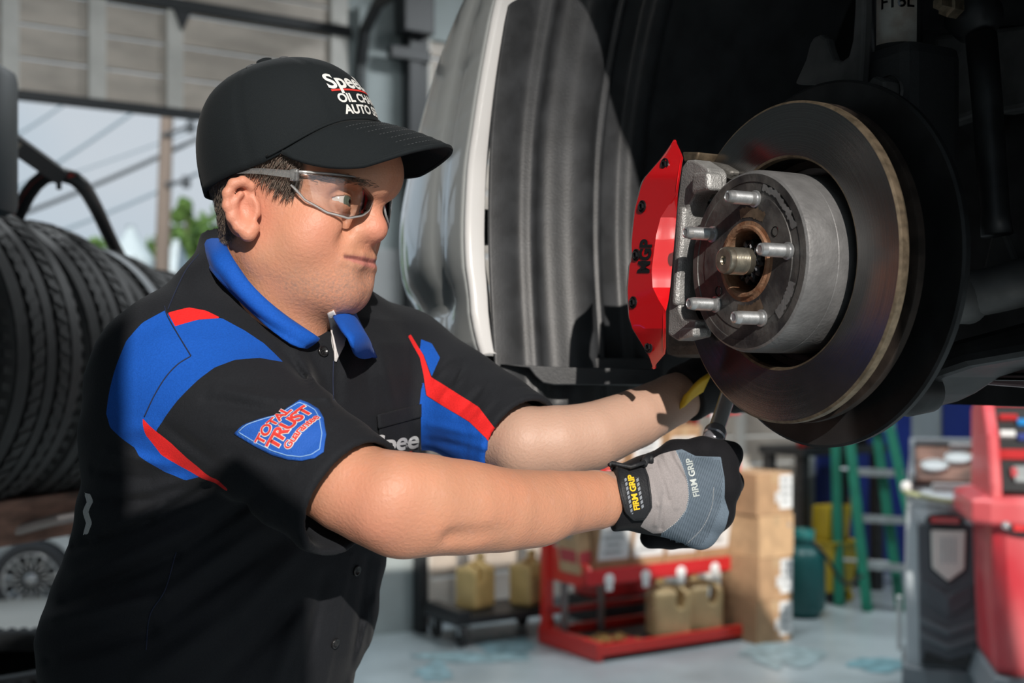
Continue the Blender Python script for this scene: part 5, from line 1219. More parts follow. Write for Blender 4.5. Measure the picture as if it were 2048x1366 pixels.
ax = -cv; mb = MB(); mb.lathe([(R0*.70, .06), (R0*.78, .085), (R0*.93, .085), (R0, .06), (R0, -.14), (R0*.7, -.16)], pc_, ax, 40); mb.build('tyre', M['tyre_wall'], pk, smooth=True)
rim = MB(); rim.lathe([(R0*.71, .07), (R0*.69, .075), (R0*.66, .05), (R0*.62, -.06), (1e-4, -.06)], pc_, ax, 40); rim = rim.build('wheel', M['nut'], pk, smooth=True)
u0 = cu
for k in range(8):
    a = 2*math.pi*k/8; u = u0*math.cos(a)+Z3*math.sin(a); v = -u0*math.sin(a)+Z3*math.cos(a)
    for sg in (1, -1):
        mb = MB(); mb.prism([pc_+u*R0*.16+v*sg*.008+ax*.045, pc_+u*R0*.50+v*sg*.034+ax*.05, pc_+u*R0*.67+v*sg*.038+ax*.065, pc_+u*R0*.67+v*sg*.016+ax*.065, pc_+u*R0*.48+v*sg*.014+ax*.05], -ax*.02); mb.build('spoke', M['alloy'], rim)
mb = MB(); mb.lathe([(1e-4, .06), (.03, .058), (.045, .05), (.05, .03)], pc_, ax, 20); mb.build('centre_cap', M['alloy'], rim, smooth=True)
mb = MB(); mb.lathe([(R0*.66, .068), (R0*.70, .078), (R0*.73, .07)], pc_, ax, 40); mb.build('rim_edge', M['alloy'], rim, smooth=True)

# ---------------------------------------------------------------- tyre rack on the left
M['rubber'] = mat('tread rubber', (.028, .027, .027), .62, var=.2, vs=30, bump=.2, bs=200)
M['rust_beam'] = mat('rusty brown beam', (.20, .105, .075), .65, .2, var=.5, vs=9, bump=.5, bs=60, stretch=(1, 1, 3))
def tyre_mesh(R, wd, name, seed):
    """tyre about the local x axis: carcass with grooved ribs and sipes cut as geometry"""
    h = wd/2; mb = MB(); pr = [(R*.60, -h*.62), (R*.64, -h*.80), (R*.72, -h*.97), (R*.84, -h*1.0), (R*.93, -h*.93), (R*.975, -h*.80)]
    ribs = [(-.80, -.52), (-.46, -.18), (-.12, .12), (.18, .46), (.52, .80)]
    for i, (a, b) in enumerate(ribs):
        sh = lambda x: R*(1-.022*abs(x)**3)
        pr += [(sh(a)-.007, h*a), (sh(a), h*(a+.012)), (sh(b), h*(b-.012)), (sh(b)-.007, h*b)]
    pr += [(R*.975, h*.80), (R*.93, h*.93), (R*.84, h*1.0), (R*.72, h*.97), (R*.64, h*.80), (R*.60, h*.62)]
    mb.lathe(pr, (0, 0, 0), Vector((1, 0, 0)), 72); ca = mb
    tb = MB(); X = Vector((1, 0, 0)); n = 64; rs = np.random.RandomState(seed)
    for k in range(n):
        for j, (a, b, sk) in enumerate(((-.97, -.56, .10), (-.44, -.2, -.16), (.2, .44, .16), (.56, .97, -.10))):
            th = 2*math.pi*(k+.25*j)/n; rr = R+.0035 if abs(a) < .9 and abs(b) < .9 else R-.001
            pts = []
            for x, dth in ((a, -.030), (b, -.030+sk*.25), (b, .018+sk*.25), (a, .018)):
                r_ = rr*(1-.022*abs(x)**3)-(.010 if abs(x) > .9 else 0); pts.append(Vector((h*x, 0, 0))+Vector((0, math.cos(th+dth), math.sin(th+dth)))*r_)
            cen = Vector((0, math.cos(th), math.sin(th))); tb.prism(pts, -cen*.008)
    return ca, tb
TW = Vector((.375, .927, 0)).normalized(); trot = math.atan2(TW.y, TW.x); TRR = .345
tz0 = None
def make_tyre(label, c, R, wd, rz, first=None, tilt=0., group='tyres on the rack'):
    t = thing('tyre', label, 'tyre', c, rz, group)
    ca, tb = tyre_mesh(R, wd, label, 1); o = ca.build('carcass', M['rubber'], t, smooth=True, local=True); o.data.set_sharp_from_angle(angle=.6)
    o = tb.build('tread_blocks', M['rubber'], t, local=True, fix=False); o['kind'] = 'stuff'; return t
rowc = P(-150, 712, 2.55)
tlab = ['black tyre at the near end of the rack row, cut by the frame edge', 'second black tyre along the rack from the near end', 'black tyre with a white chalk streak, third along the rack', 'fourth black tyre along the rack, beyond the chalk-marked one', 'smallest black tyre at the far end of the rack row behind the man']
tt = None; 
for k in range(5):
    c = rowc+TW*(.225*k); fk = (1, .96, .90, .85, .80)[k]; c.z = rowc.z-TRR*(1-fk)
    if tt is None: tt = make_tyre(tlab[0], c, TRR, .222, trot)
    else: dup(tt, c, trot+.02*((k*7) % 3-1), tlab[k], (1, fk, fk))
    if k == 2:
        mb = MB(); a0 = math.radians(18); nd = Vector((TW.y, -TW.x, 0))
        mb.grid([[c+TW*(x)+(nd*math.cos(a)+Z3*math.sin(a))*(TRR*fk+.0062) for a in np.radians(np.linspace(28, 72, 22))] for x in (-.036, -.008)]); wk = mb.build('chalk_streak', mat('white chalk', (.5, .52, .54), .9)); 
        tk = [o for o in bpy.data.objects if o.name.startswith('tyre') and o.get('label') == tlab[2]][0]; wk.parent = tk; wk.matrix_parent_inverse = (Matrix.Translation(tk.location) @ Matrix.Rotation(tk.rotation_euler.z, 4, 'Z') @ Matrix.Diagonal((1, fk, fk, 1))).inverted()
rk = thing('tyre_rack', 'black and rusty steel rack holding a row of used tyres', 'rack', (rowc.x, rowc.y, 0))
zb = rowc.z-TRR
nd = Vector((TW.y, -TW.x, 0))
for o_ in (.15, -.17):
    mb = MB(); mb.box(rowc+TW*.16+nd*o_+Z3*(-TRR-.008), (.64, .035, .048), (TW, nd, Z3), .006); mb.build('rail', M['rust_beam'], rk)
a, b = P(-120, 1052, 2.42), P(330, 998, 2.95); q_ = (b-a).normalized(); q2_ = Z3.cross(q_).normalized(); mb = MB(); mb.box((a+b)/2, ((b-a).length/2, .02, .034), (q_, q2_, q_.cross(q2_)), .006); mb.build('front_beam', M['rust_beam'], rk)
mb = MB(); mb.tube([P(-20, 1076, 2.52), P(110, 1040, 2.6), P(200, 1024, 2.75)], .012, 8); mb.build('lower_rail', mat('pale worn steel', (.33, .28, .26), .5, .5), rk)
for s, oo in ((-.62, (.28, -.28)), (.55, (.28, .10))):
    for o_ in oo:
        mb = MB(); mb.box(rowc+TW*s+nd*o_+Z3*(zb/2-rowc.z-.02), (.03, .03, zb/2), (TW, nd, Z3), .004); mb.build('leg', M['black_metal'], rk)
    mb = MB(); mb.box(rowc+TW*s+Z3*(-TRR-.05), (.025, .30, .03), (TW, nd, Z3), .004); mb.build('cross_bar', M['black_metal'], rk)
mb = MB(); a, b = P(-6, 262, 2.30), P(118, 350, 2.62); mb.tube([a+(a-b)*.3, b], .024, 4); mb.build('brace', M['black_metal'], rk)
mb = MB(); mb.tube([P(-4, 266, 2.27), P(55, 303, 2.44)], .012, 4); mb.build('brace_plate', mat('tan primer', (.28, .24, .2), .7), rk)
hp_ = smooth_line([P(-30, 560, 2.70), P(30, 440, 2.68), P(58, 385, 2.65), P(88, 354, 2.63), P(124, 348, 2.63), P(160, 366, 2.66), P(190, 412, 2.85), P(222, 480, 3.05), P(262, 560, 3.35), P(330, 720, 3.7)], 48)
mb = MB(); mb.tube([Vector(p) for p in hp_], .017, 10); mb.build('hoop', M['black_metal'], rk, smooth=True)
mb = MB(); c = P(118, 368, 2.62); mb.tube([c+Z3*.02, c-Z3*.012], .006, 8); mb.build('bolt', M['black_metal'], rk)
mb = MB(); mb.grid([[Vector(hp_[i])+Vector((.004, -.0175, .0))+V for V in (Vector((-.006, 0, -.003)), Vector((.008, 0, .003)))] for i in range(5, 12)]); mb.build('red_mark', mat('red paint mark', (.45, .04, .03), .6), rk)
pil = thing('equipment_post', 'dark steel post with a rounded top at the frame\'s left edge', 'post', (P(-20, 0, 2.2).x, 2.2, 0))
mb = MB(); a = P(-18, 20, 2.2); mb.box(Vector((P(-20, 0, 2.2).x, 2.2, 1.98)), (.038, .05, .135), None, .022); mb.build('head', mat('dark blue grey steel', (.016, .028, .034), .5), pil, smooth=True).data.set_sharp_from_angle(angle=.6)
mb = MB(); mb.box(Vector((P(-64, 0, 2.2).x, 2.2, .93)), (.03, .04, .93), None, .006); mb.build('post', M['black_metal'], pil)
# loose tyres lying lower left
def flat_tyre(label, c, R, wd, first=None, tilt=(0, 0)):
    t = thing('tyre', label, 'tyre', c, 0, 'tyres stacked under the rack'); ca, tb = tyre_mesh(R, wd, label, 2)
    for mbx, nm in ((ca, 'carcass'), (tb, 'tread_blocks')):
        mbx.v = [(y, z, x) for x, y, z in mbx.v]; o = mbx.build(nm, M['rubber'], t, smooth=(nm == 'carcass'), local=True, fix=(nm == 'carcass'))
        if nm == 'carcass': o.data.set_sharp_from_angle(angle=.6)
        else: o['kind'] = 'stuff'
    return t
c = P(-40, 1288, 2.55)
f0 = flat_tyre('black tyre lying flat on top of the low pile', (c.x-.12, c.y+.25, c.z-.18), .33, .20)
zt = c.z-.18; k = 1; labs = ['black tyre second from the top of the low pile', 'black tyre third from the top of the low pile', 'black tyre fourth from the top of the low pile', 'black tyre fifth from the top of the low pile', 'black tyre at the bottom of the low pile']
n_t = int((zt-.1)//.2)
for k in range(n_t):
    z = zt-.2*(k+1)
    dup(f0, (c.x-.12+.03*((k*5) % 3-1), c.y+.25+.02*((k*3) % 3-1), z), 0, labs[min(k, 4)])
zl = zt-.2*n_t-.1
if zl > .01:
    tag(mesh_obj('pallet', *[[(c.x-.12+x*.4, c.y+.25+y*.4, z) for x in (-1, 1) for y in (-1, 1) for z in (0, zl)], [(0, 1, 3, 2), (4, 6, 7, 5), (0, 4, 5, 1), (2, 3, 7, 6), (0, 2, 6, 4), (1, 5, 7, 3)]], M['wood'], smooth=False), 'low wooden pallet under the pile of loose tyres', 'pallet')
# ---------------------------------------------------------------- things on the garage floor
def FP(px, py): return P(px, py, CZ*F_PX/(py-HOR))
M['red_steel'] = mat('red painted steel', (.62, .025, .018), .35, coat=.3)
M['red_dark'] = mat('deep red painted steel', (.42, .012, .015), .4, coat=.2)
M['card'] = mat('brown cardboard', (.36, .22, .12), .85, var=.12, vs=14, bump=.15, bs=90)
M['card2'] = mat('tan cardboard', (.45, .29, .16), .85, var=.12, vs=14)
M['label'] = mat('white paper label', (.62, .63, .63), .7); M['ink'] = mat('grey print', (.25, .26, .27), .7); M['red_ink'] = mat('red print', (.45, .05, .06), .6)
M['jug'] = mat('yellowed plastic', (.62, .43, .17), .35, var=.12, vs=9, sss=.0); M['jug2'] = mat('tan plastic', (.50, .36, .18), .4, var=.15, vs=8)
M['tape'] = mat('clear brown tape', (.42, .29, .17), .25)
# red oil rack
c0 = FP(1190, 1325); c0.z = 0
def ct(u, v, z): return c0+U3*u+V3*v+Z3*z
cart = thing('oil_rack', 'red steel oil rack with sloping shelves standing on the grey floor', 'rack', c0)
def cbox(name, u, v, z, hu, hv, hz, m=None, bev=.004, par=None):
    mb = MB(); mb.box(ct(u, v, z), (hu, hv, hz), RAX, bev); return mb.build(name, m or M['red_steel'], par or cart)
LU = 1.12
for u in (.02, LU-.02): cbox('base_side', u, .27, .055, .022, .29, .05)
cbox('front_rail', LU/2, -.005, .06, LU/2, .018, .03); cbox('back_rail', LU/2, .50, .07, LU/2, .018, .03); cbox('back_rail', LU/2, .46, .20, LU/2, .012, .018, M['red_dark'])
cbox('tray', LU/2, .25, .045, LU/2-.03, .24, .006, M['black_metal'])
for u in (.02, LU-.02): cbox('post', u, .50, .86, .028, .028, .80)
for i, (zs, nm) in enumerate(((.44, 'low'), (1.00, 'mid'), (1.36, 'high'))):
    for u in (.02, LU-.02):
        mb = MB(); mb.prism([ct(u, .48, zs+.14), ct(u, .48, zs-.06), ct(u, .18, zs-.06), ct(u, .08, zs+.03), ct(u, .10, zs+.06)], U3*.02); mod_bevel(mb.build('bracket', M['red_steel'], cart), .003)
    mb = MB(); mb.prism([ct(.03, .10, zs-.01), ct(.03, .47, zs+.06), ct(.03, .47, zs+.075), ct(.03, .10, zs+.005)], U3*(LU-.06)); mb.build('shelf', M['red_dark'], cart)
    o = cbox('shelf_lip', LU/2, .085, zs+.0, LU/2, .008, .042, M['red_dark'])
    for k in range(4):
        mb = MB(); c = ct(.15+k*.255, .074, zs-.02); mb.lathe([(1e-4, .004), (.03, .004), (.034, .001), (.034, 0)], c, -V3, 18); mb.box(c-Z3*.03, (.022, .003, .03), RAX, .002); mb.build('price_tag', M['label'], o)
for u in (.10, .36): cbox('leg_tube', u, .44, .20, .016, .016, .16, mat('grey steel tube', (.3, .3, .3), .4, .6))
for (u, v) in ((.05, .03), (LU-.05, .03), (.05, .5), (LU-.05, .5)):
    mb = MB(); mb.lathe([(.02, 0), (.02, .012), (.012, .014)], ct(u, v, 0), Z3, 12); mb.build('foot', M['label'], cart)
# cartons on its shelves
def carton(name, label, cat, c, h, ax, m, labels, group=None):
    mb = MB(); mb.box((0, 0, 0), h, None, .004)
    t = thing(name, label, cat, c-Z3*0, math.atan2(ax[0].y, ax[0].x), group); mb.build('box', m, t, local=True)
    mb = MB(); mb.box((0, 0, h[2]+.0004), (h[0], .022, .0006)); mb.box((0, -h[1]-.0004, h[2]-.03), (.022, .0006, .03)); mb.build('tape', M['tape'], t, local=True)
    for (face, x, z, w_, hh, mm) in labels:
        mb = MB()
        if face == 'f': mb.box((x, -h[1]-.0008, z), (w_, .0008, hh))
        else: mb.box((-h[0]-.0008, x, z), (.0008, w_, hh))
        lb = mb.build('label', mm, t, local=True)
        if mm is M['label']:
            mb = MB(); rs = np.random.RandomState(int(abs(x)*999)+3)
            for k in range(4):
                zz_ = z+hh*(.7-.42*k); ww = w_*rs.uniform(.35, .8)
                if face == 'f': mb.box((x-w_*.1, -h[1]-.0018, zz_), (ww, .0004, hh*.09))
                else: mb.box((-h[0]-.0018, x, zz_), (.0004, ww, hh*.09))
            mb.build('print', M['ink'], t, local=True)
    return t
SLT = math.atan(.07/.37)
def on_shelf(u, zs, h): return ct(u, .265, zs+.008+(.165/.37)*.07)+(Z3*math.cos(SLT)-V3*math.sin(SLT))*(h[2]+.002)
lab4 = ['first white-labelled carton from the near end of the low red shelf', 'second white-labelled carton along the low red shelf', 'third white-labelled carton along the low red shelf', 'far white-labelled carton on the low red shelf, beside the stacked boxes']
for k in range(4):
    h = (.118, .14, .16 if k < 3 else .185)
    t = carton('oil_carton', lab4[k], 'carton', on_shelf(.205+k*.245, .44, h), h, RAX, M['card'], [('f', .0, .01, .105, h[2]*.62, M['label']), ('f', 0, h[2]*.70, .1, .006, M['red_ink'])], 'cartons on the red rack'); t.rotation_euler = (SLT, 0, RROT)
t = carton('oil_carton', 'tan carton leaning out at the near end of the red rack', 'carton', ct(.035, .25, .60), (.045, .10, .15), RAX, M['card2'], [('f', 0, -.06, .04, .035, M['red_ink']), ('s', 0, -.05, .08, .035, M['red_ink']), ('s', .02, .07, .07, .02, M['ink'])], 'cartons on the red rack'); t.rotation_euler = (0, -.10, RROT)
for k in range(4):
    t = carton('oil_carton', ['first brown carton from the near end of the top red shelf', 'second brown carton along the top red shelf', 'third brown carton along the top red shelf', 'far brown carton on the top red shelf'][k], 'carton', on_shelf(.18+k*.26, 1.36, (.12, .14, .13)), (.12, .14, .13), RAX, M['card2'] if k else M['label'], [('f', 0, 0, .1, .05, M['red_ink'] if k else M['label'])], 'cartons on the red rack'); t.rotation_euler = (SLT, 0, RROT)
    if k < 3: t = carton('oil_carton', ['first carton on the middle red shelf, behind the arm', 'second carton on the middle red shelf, behind the arm', 'third carton on the middle red shelf, behind the glove'][k], 'carton', on_shelf(.18+k*.26, 1.00, (.12, .14, .12)), (.12, .14, .12), RAX, M['card'], [('f', 0, 0, .09, .06, M['label'])], 'cartons on the red rack'); t.rotation_euler = (SLT, 0, RROT)
# jugs
def jug(label, c, rz, m, s=1., group='yellow oil jugs'):
    t = thing('oil_jug', label, 'jug', c, rz, group); w_, d_, h_ = .105*s, .08*s, .30*s
    def f(p):
        q = np.abs(p-np.array([0, 0, h_*.42], dtype=np.float32))-np.array([w_-.03, d_-.03, h_*.42-.03], dtype=np.float32)
        b = np.linalg.norm(np.maximum(q, 0), axis=1)+np.minimum(q.max(1), 0)-.03
        b = smin(b, rc(p, (w_*.35, 0, h_*.78), (w_*.45, 0, h_*.95), .045*s, .026*s), .03)
        hole = ell(p, (-w_*.42, 0, h_*.70), (.026*s, .2, .062*s)); b = smax(b, -hole, .012)
        b = smin(b, rc(p, (-w_*.78, 0, h_*.55), (-w_*.72, 0, h_*.82), .016*s, .018*s), .015); b = smin(b, rc(p, (-w_*.72, 0, h_*.84), (w_*.2, 0, h_*.90), .017*s, .018*s), .012)
        return b
    V, Q = surfnet(f, (-w_-.03, -d_-.03, -.02), (w_+.03, d_+.03, h_+.05), .006, slack=.01)
    mesh_obj('bottle', V, Q, m, t, local=True)
    mb = MB(); mb.lathe([(.028*s, h_*.98), (.028*s, h_*1.06), (.024*s, h_*1.07), (1e-4, h_*1.07)], (w_*.45, 0, 0), Z3, 18); mb.build('cap', M['jug'], t, local=True)
    mb = MB(); mb.box((w_*.2, -d_-.001, h_*.36), (w_*.55, .001, h_*.2), None, .0005); mb.build('label', M['jug'], t, local=True)
    return t
# low dolly with two jugs
dc = FP(985, 1272); dc.z = 0; dol = thing('dolly', 'low black wheeled dolly carrying two yellow jugs by the pale door', 'dolly', dc)
mb = MB(); mb.box(dc+Z3*.15, (.36, .20, .022), RAX, .008); mb.build('deck', M['black_metal'], dol)
mb = MB(); mb.box(dc+Z3*.18-U3*.3, (.04, .2, .03), RAX, .008); mb.build('end_rail', M['black_metal'], dol)
for u, v in ((-.3, -.15), (.3, -.15), (-.3, .15), (.3, .15)):
    c = dc+U3*u+V3*v; mb = MB(); mb.lathe([(.02, -.015), (.055, -.014), (.06, -.008), (.06, .008), (.055, .014), (.02, .015)], c+Z3*.06, U3, 20); w_ = mb.build('caster', M['rubber'], dol, smooth=True)
    mb = MB(); mb.box(c+Z3*.10, (.02, .012, .035), RAX, .003); mb.build('fork', M['zinc'], w_)
j1 = jug('yellow plastic jug at the left of the black dolly', dc+U3*-.10+V3*.03+Z3*.172, RROT+.4, M['jug'])
dup(j1, FP(1045, 1262)*1+Z3*.172-V3*.06, RROT+.5, 'yellow plastic jug at the right of the black dolly, next to the red rack')
j2 = jug('tan plastic jug on the red rack base, left of two', ct(.60, .12, .052), RROT+math.pi*.9, M['jug2'], 1.08, 'tan jugs on the red rack base')
dup(j2, ct(.86, .13, .052), RROT+math.pi*.85, 'tan plastic jug on the red rack base, right of two')
# small parts tray and red case on the base
pt = thing('parts_tray', 'red trimmed tray of small brass fittings on the rack base', 'tray', ct(.20, .16, .052))
mb = MB(); mb.box(ct(.20, .16, .060), (.17, .09, .008), RAX, .003); mb.build('tray', M['red_dark'], pt)
mb = MB(); rs = np.random.RandomState(2)
for k in range(60):
    a = rs.uniform(0, 6.28); c = ct(.20+rs.uniform(-.15, .15), .16+rs.uniform(-.08, .08), .074+rs.uniform(0, .014)); mb.tube([c, c+Vector((math.cos(a), math.sin(a), 0))*.035], .007, 6)
o = mb.build('fittings', mat('brass fittings', (.62, .42, .16), .35, .6), pt); o['kind'] = 'stuff'
tb = thing('tool_case', 'dark red tool case lying behind the red rack', 'tool case', bw(1.05, 0, -.30))
mb = MB(); mb.box(bw(1.05, .20, -.30), (.24, .13, .045), RAX, .015); mb.build('case', M['red_dark'], tb)
mb = MB(); mb.prism([bw(.90, .25, -.36), bw(1.22, .25, -.36), bw(1.16, .45, -.33), bw(.95, .45, -.33)], V3*.08); mod_bevel(mb.build('lid', M['red_dark'], tb), .01); mb = MB(); mb.box(bw(1.05, .078, -.30), (.27, .16, .078), RAX, .01); mb.build('plinth', M['black_metal'], tb)
# stacked brown cartons right of the rack
bc = FP(1516, 1290); bc.z = 0; bh = (.135, .16, .122)
blab = ['brown carton at the bottom of the tall stack', 'brown carton second from the bottom of the tall stack', 'brown carton third from the bottom of the tall stack, no white label', 'brown carton on top of the tall stack']
for k in range(4):
    lb = [('f', .085, .01, .048, .098, M['label']), ('f', .02, -.02, .014, .03, M['label'])] if k != 2 else [('f', .1, .06, .01, .01, M['ink'])]
    c = bc+U3*(bh[0]+(.012 if k == 2 else 0))+V3*bh[1]+Z3*(bh[2]+k*.246); t = carton('shipping_carton', blab[k], 'carton', c, bh, RAX, M['card2'] if k == 2 else M['card'], lb, 'stacked cartons'); t.rotation_euler = (0, 0, RROT+.03*((k*2) % 3-1))
# workbench, green tank, mop bucket
wb = thing('workbench', 'dark workbench behind the stacked cartons', 'workbench', bw(3.35, 0, -.5))
mb = MB(); mb.box(bw(2.85, 1.02, -.36), (.42, .22, .03), RAX, .006); mb.build('top', M['black_metal'], wb)
for s in (2.48, 3.22):
    for v in (-.52, -.2):
        mb = MB(); mb.box(bw(s, .5, v), (.035, .035, .5), RAX, .004); mb.build('leg', M['dark_steel'], wb)
for k, (s, v, h, r, m, lab) in enumerate(((2.62, -.42, .16, .05, M['card'], 'brown tin on the workbench above the cartons'), (2.78, -.45, .10, .09, M['black_metal'], 'black drain pan on the workbench'), (2.95, -.4, .20, .045, M['tank'], 'pale blue bottle on the workbench'), (3.12, -.45, .13, .06, M['nut'], 'black tin on the workbench'), (2.50, -.50, .09, .035, M['red_steel'], 'red cap lying on the workbench edge'))):
    mb = MB(); mb.lathe([(1e-4, 0), (r, 0), (r, h*.7), (r*.9, h*.78), (r*.4, h*.86), (r*.4, h), (1e-4, h)], bw(s, 1.05, v), Z3, 18); tag(mb.build(lab.split(' on')[0].split(' lying')[0].replace(' ', '_').replace('brown_tin', 'oil_tin').replace('black_tin', 'grease_tin'), m, smooth=True), lab, 'tin' if 'tin' in lab else 'container')
gc = FP(1606, 1232); gc.z = 0; M['teal'] = mat('teal painted steel', (.010, .10, .10), .4, var=.1, vs=6)
gt = thing('gas_cylinder', 'teal gas cylinder standing right of the stacked cartons', 'cylinder', gc)
mb = MB(); mb.lathe([(1e-4, .02), (.11, .02), (.14, .06), (.14, .36), (.13, .41), (.09, .45), (.03, .47), (1e-4, .47)], gc, Z3, 28); mb.build('shell', M['teal'], gt, smooth=True)
mb = MB(); mb.lathe([(.10, 0), (.105, .03), (.10, .03)], gc, Z3, 24); mb.build('foot_ring', M['teal'], gt); mb = MB(); mb.lathe([(.07, .46), (.075, .56), (.07, .56)], gc, Z3, 20); mb.build('collar', M['teal'], gt); mb = MB(); mb.lathe([(.015, .46), (.015, .53), (.03, .54), (.03, .55), (1e-4, .55)], gc, Z3, 12); mb.build('valve', M['zinc'], gt)
mb = MB(); mb.tube(smooth_line([gc+Z3*.54, gc+Vector((.12, -.1, .4)), gc+Vector((.25, -.05, .22)), gc+Vector((.4, .05, .25))], 24), .012, 8); mb.build('hose', M['black_metal'], gt, smooth=True)
yc = FP(1655, 1200); yc.z = 0; M['yellow'] = mat('yellow plastic', (.50, .36, .02), .45, var=.1, vs=5)
yb = thing('mop_bucket', 'yellow mop bucket against the blue wall beside the broom', 'bucket', yc)
def sq(r1, r2, z): return [yc+U3*x*r1+V3*y*r2+Z3*z for x, y in ((-1, -1), (1, -1), (1, 1), (-1, 1))]
mb = MB(); mb.grid([sq(.10, .13, .08), sq(.13, .17, .40), sq(.145, .185, .41), sq(.145, .185, .43), sq(.125, .165, .42), sq(.1, .13, .1)], closed=True); mb.add(sq(.1, .13, .09), [(0, 1, 2, 3)]); mod_bevel(mb.build('bucket', M['yellow'], yb), .01)
mb = MB(); mb.prism([yc+U3*-.1+Z3*.42+V3*-.1, yc+U3*.1+Z3*.42+V3*-.1, yc+U3*.11+Z3*.66+V3*-.12, yc+U3*-.11+Z3*.66+V3*-.12], V3*.16); mod_bevel(mb.build('wringer', M['yellow'], yb), .012)
for x, y in ((-1, -1), (1, -1), (1, 1), (-1, 1)):
    mb = MB(); mb.lathe([(.01, -.012), (.038, -.01), (.038, .01), (.01, .012)], yc+U3*x*.08+V3*y*.11+Z3*.038, U3, 16); mb.build('caster', M['yellow'] if x > 0 else M['nut'], yb)
M['stick'] = mat('wooden handle', (.36, .19, .10), .6, var=.2, vs=8)
def stick(name, label, cat, a, b, r, head=None):
    t = thing(name, label, cat, Vector((a.x, a.y, 0))); mb = MB(); mb.tube([a, b], r, 10); mb.build('handle', M['stick'], t, smooth=True)
    if head: head(t)
    return t
wl = lambda px, py, v=-.06: (lambda s: Vector((bw(s, 0, v).x, bw(s, 0, v).y, CZ-(py-HOR)/F_PX*bw(s, 0, v).y)))(s_of(px))
def broom_head(t):
    c = wl(1668, 1190, -.30); c.z = 0; mb = MB(); mb.box(c+Z3*.16, (.15, .03, .025), RAX, .006); mb.build('head', M['stick'], t); mb = MB(); rs = np.random.RandomState(4)
    for k in range(120):
        u = rs.uniform(-.14, .14); v = rs.uniform(-.025, .025); mb.tube([c+U3*u+V3*v+Z3*.15, c+U3*u*1.08+V3*v*1.3+Z3*.0], .003, 3)
    o = mb.build('bristles', M['nut'], t); o['kind'] = 'stuff'
c = wl(1668, 1190, -.30); c.z = .17; stick('push_broom', 'push broom with a wooden handle leaning on the blue wall', 'broom', c, wl(1652, 870, -.06), .014, broom_head)
c = wl(1700, 1180, -.45); c.z = 0; stick('wooden_pole', 'thick brown wooden pole leaning on the blue wall by the ladder', 'pole', c, wl(1745, 850, -.05), .024)
# blue wall sheet behind the ladder
mb = MB(); mb.box(bw((s_of(1630)+s_of(1815))/2, 1.25, -.02), ((s_of(1815)-s_of(1630))/2, .018, 1.25), RAX, .003); struct(mb.build('trim_3', M['wall_blue']))
# green step ladder
M['green'] = mat('green fibreglass', (.012, .20, .125), .5, var=.12, vs=8); M['step'] = mat('worn aluminium', (.42, .46, .47), .4, .6, var=.15, vs=20)
ld = thing('step_ladder', 'green step ladder with grey treads standing before the blue wall', 'ladder', FP(1740, 1222)); ld.location.z = 0
l0, r0 = FP(1735, 1222), FP(1862, 1232); l0.z = r0.z = 0; hl_ = 2.05; rise = V3*.42+Z3*hl_; ins = (r0-l0).normalized()*.11
def lrail(a, b, par, nm='side_rail'):
    ax = (b-a).normalized(); w_ = (r0-l0).normalized(); n = ax.cross(w_).normalized(); mb = MB(); mb.box((a+b)/2, (.030, .040, (b-a).length/2), (w_, n, ax), .003); return mb.build(nm, M['green'], par)
lrail(l0, l0+rise+ins, ld); lrail(r0, r0+rise-ins, ld)
for k in range(1, 7):
    f = k*.305/hl_; a, b = l0+(rise+ins)*f, r0+(rise-ins)*f; mb = MB(); wv = (b-a).normalized(); mb.box((a+b)/2, ((b-a).length/2, .045, .012), (wv, V3, Z3), .003); mb.box((a+b)/2-V3*.045-Z3*.012, ((b-a).length/2, .004, .022), (wv, V3, Z3), .001); mb.build('tread', M['step'], ld)
bl, br = l0+V3*.24, r0+V3*.24
lrail(bl, l0+rise+ins+V3*.03, ld, 'rear_leg'); lrail(br, r0+rise-ins+V3*.03, ld, 'rear_leg')
for k in (1, 3, 5):
    f = k*.305/hl_; a, b = bl+(l0+rise+ins-bl)*f, br+(r0+rise-ins-br)*f; mb = MB(); mb.tube([a, b], .011, 8); mb.build('rear_rung', M['step'], ld)
mb = MB(); mb.box((l0+r0)/2+rise+V3*.02+Z3*.02, (.19, .09, .022), RAX, .008); mb.build('top_cap', M['green'], ld)
# blue shelving with red bins
sv = thing('shelving', 'blue steel shelving with red boxes behind the service machines', 'shelves', bw(s_of(1885)+.5, 0, -.25)); s0 = s_of(1880)
mb = MB(); mb.box(bw(s0+.02, 1.1, -.3), (.02, .28, 1.1), RAX, .003); mb.build('upright', M['wall_blue'], sv); mb = MB(); mb.box(bw(s0+1.75, 1.1, -.3), (.02, .28, 1.1), RAX, .003); mb.build('upright', M['wall_blue'], sv)
mb = MB(); mb.box(bw(s0+.9, 1.1, -.03), (.9, .01, 1.1), RAX); mb.build('back_panel', M['wall_blue'], sv)
for z in (.15, .55, .97, 1.50, 2.1):
    mb = MB(); mb.box(bw(s0+.9, z, -.3), (.88, .27, .016), RAX, .003); mb.build('shelf', M['wall_blue'], sv)
M['red_box'] = mat('red card', (.36, .012, .03), .55); M['pink'] = mat('magenta card', (.36, .01, .12), .55)
for k, (s, w_, h, m, lab) in enumerate(((.13, .09, .17, M['red_box'], 'red box at the left of the blue shelf'), (.36, .12, .19, M['red_box'], 'wide red box in the middle of the blue shelf'), (.66, .13, .18, M['pink'], 'magenta box at the right of the blue shelf'))):
    c = bw(s0+s, .986+h, -.36); t = thing('parts_box', lab, 'box', c-Z3*h, 0, 'boxes on the blue shelf'); mb = MB(); mb.box(c, (w_, .14, h), RAX, .004); mb.build('box', m, t)
    mb = MB(); mb.box(c-V3*.1412-Z3*h*.55, (w_*.92, .001, h*.4), RAX); mb.build('label', M['ink'] if k != 2 else M['label'], t)
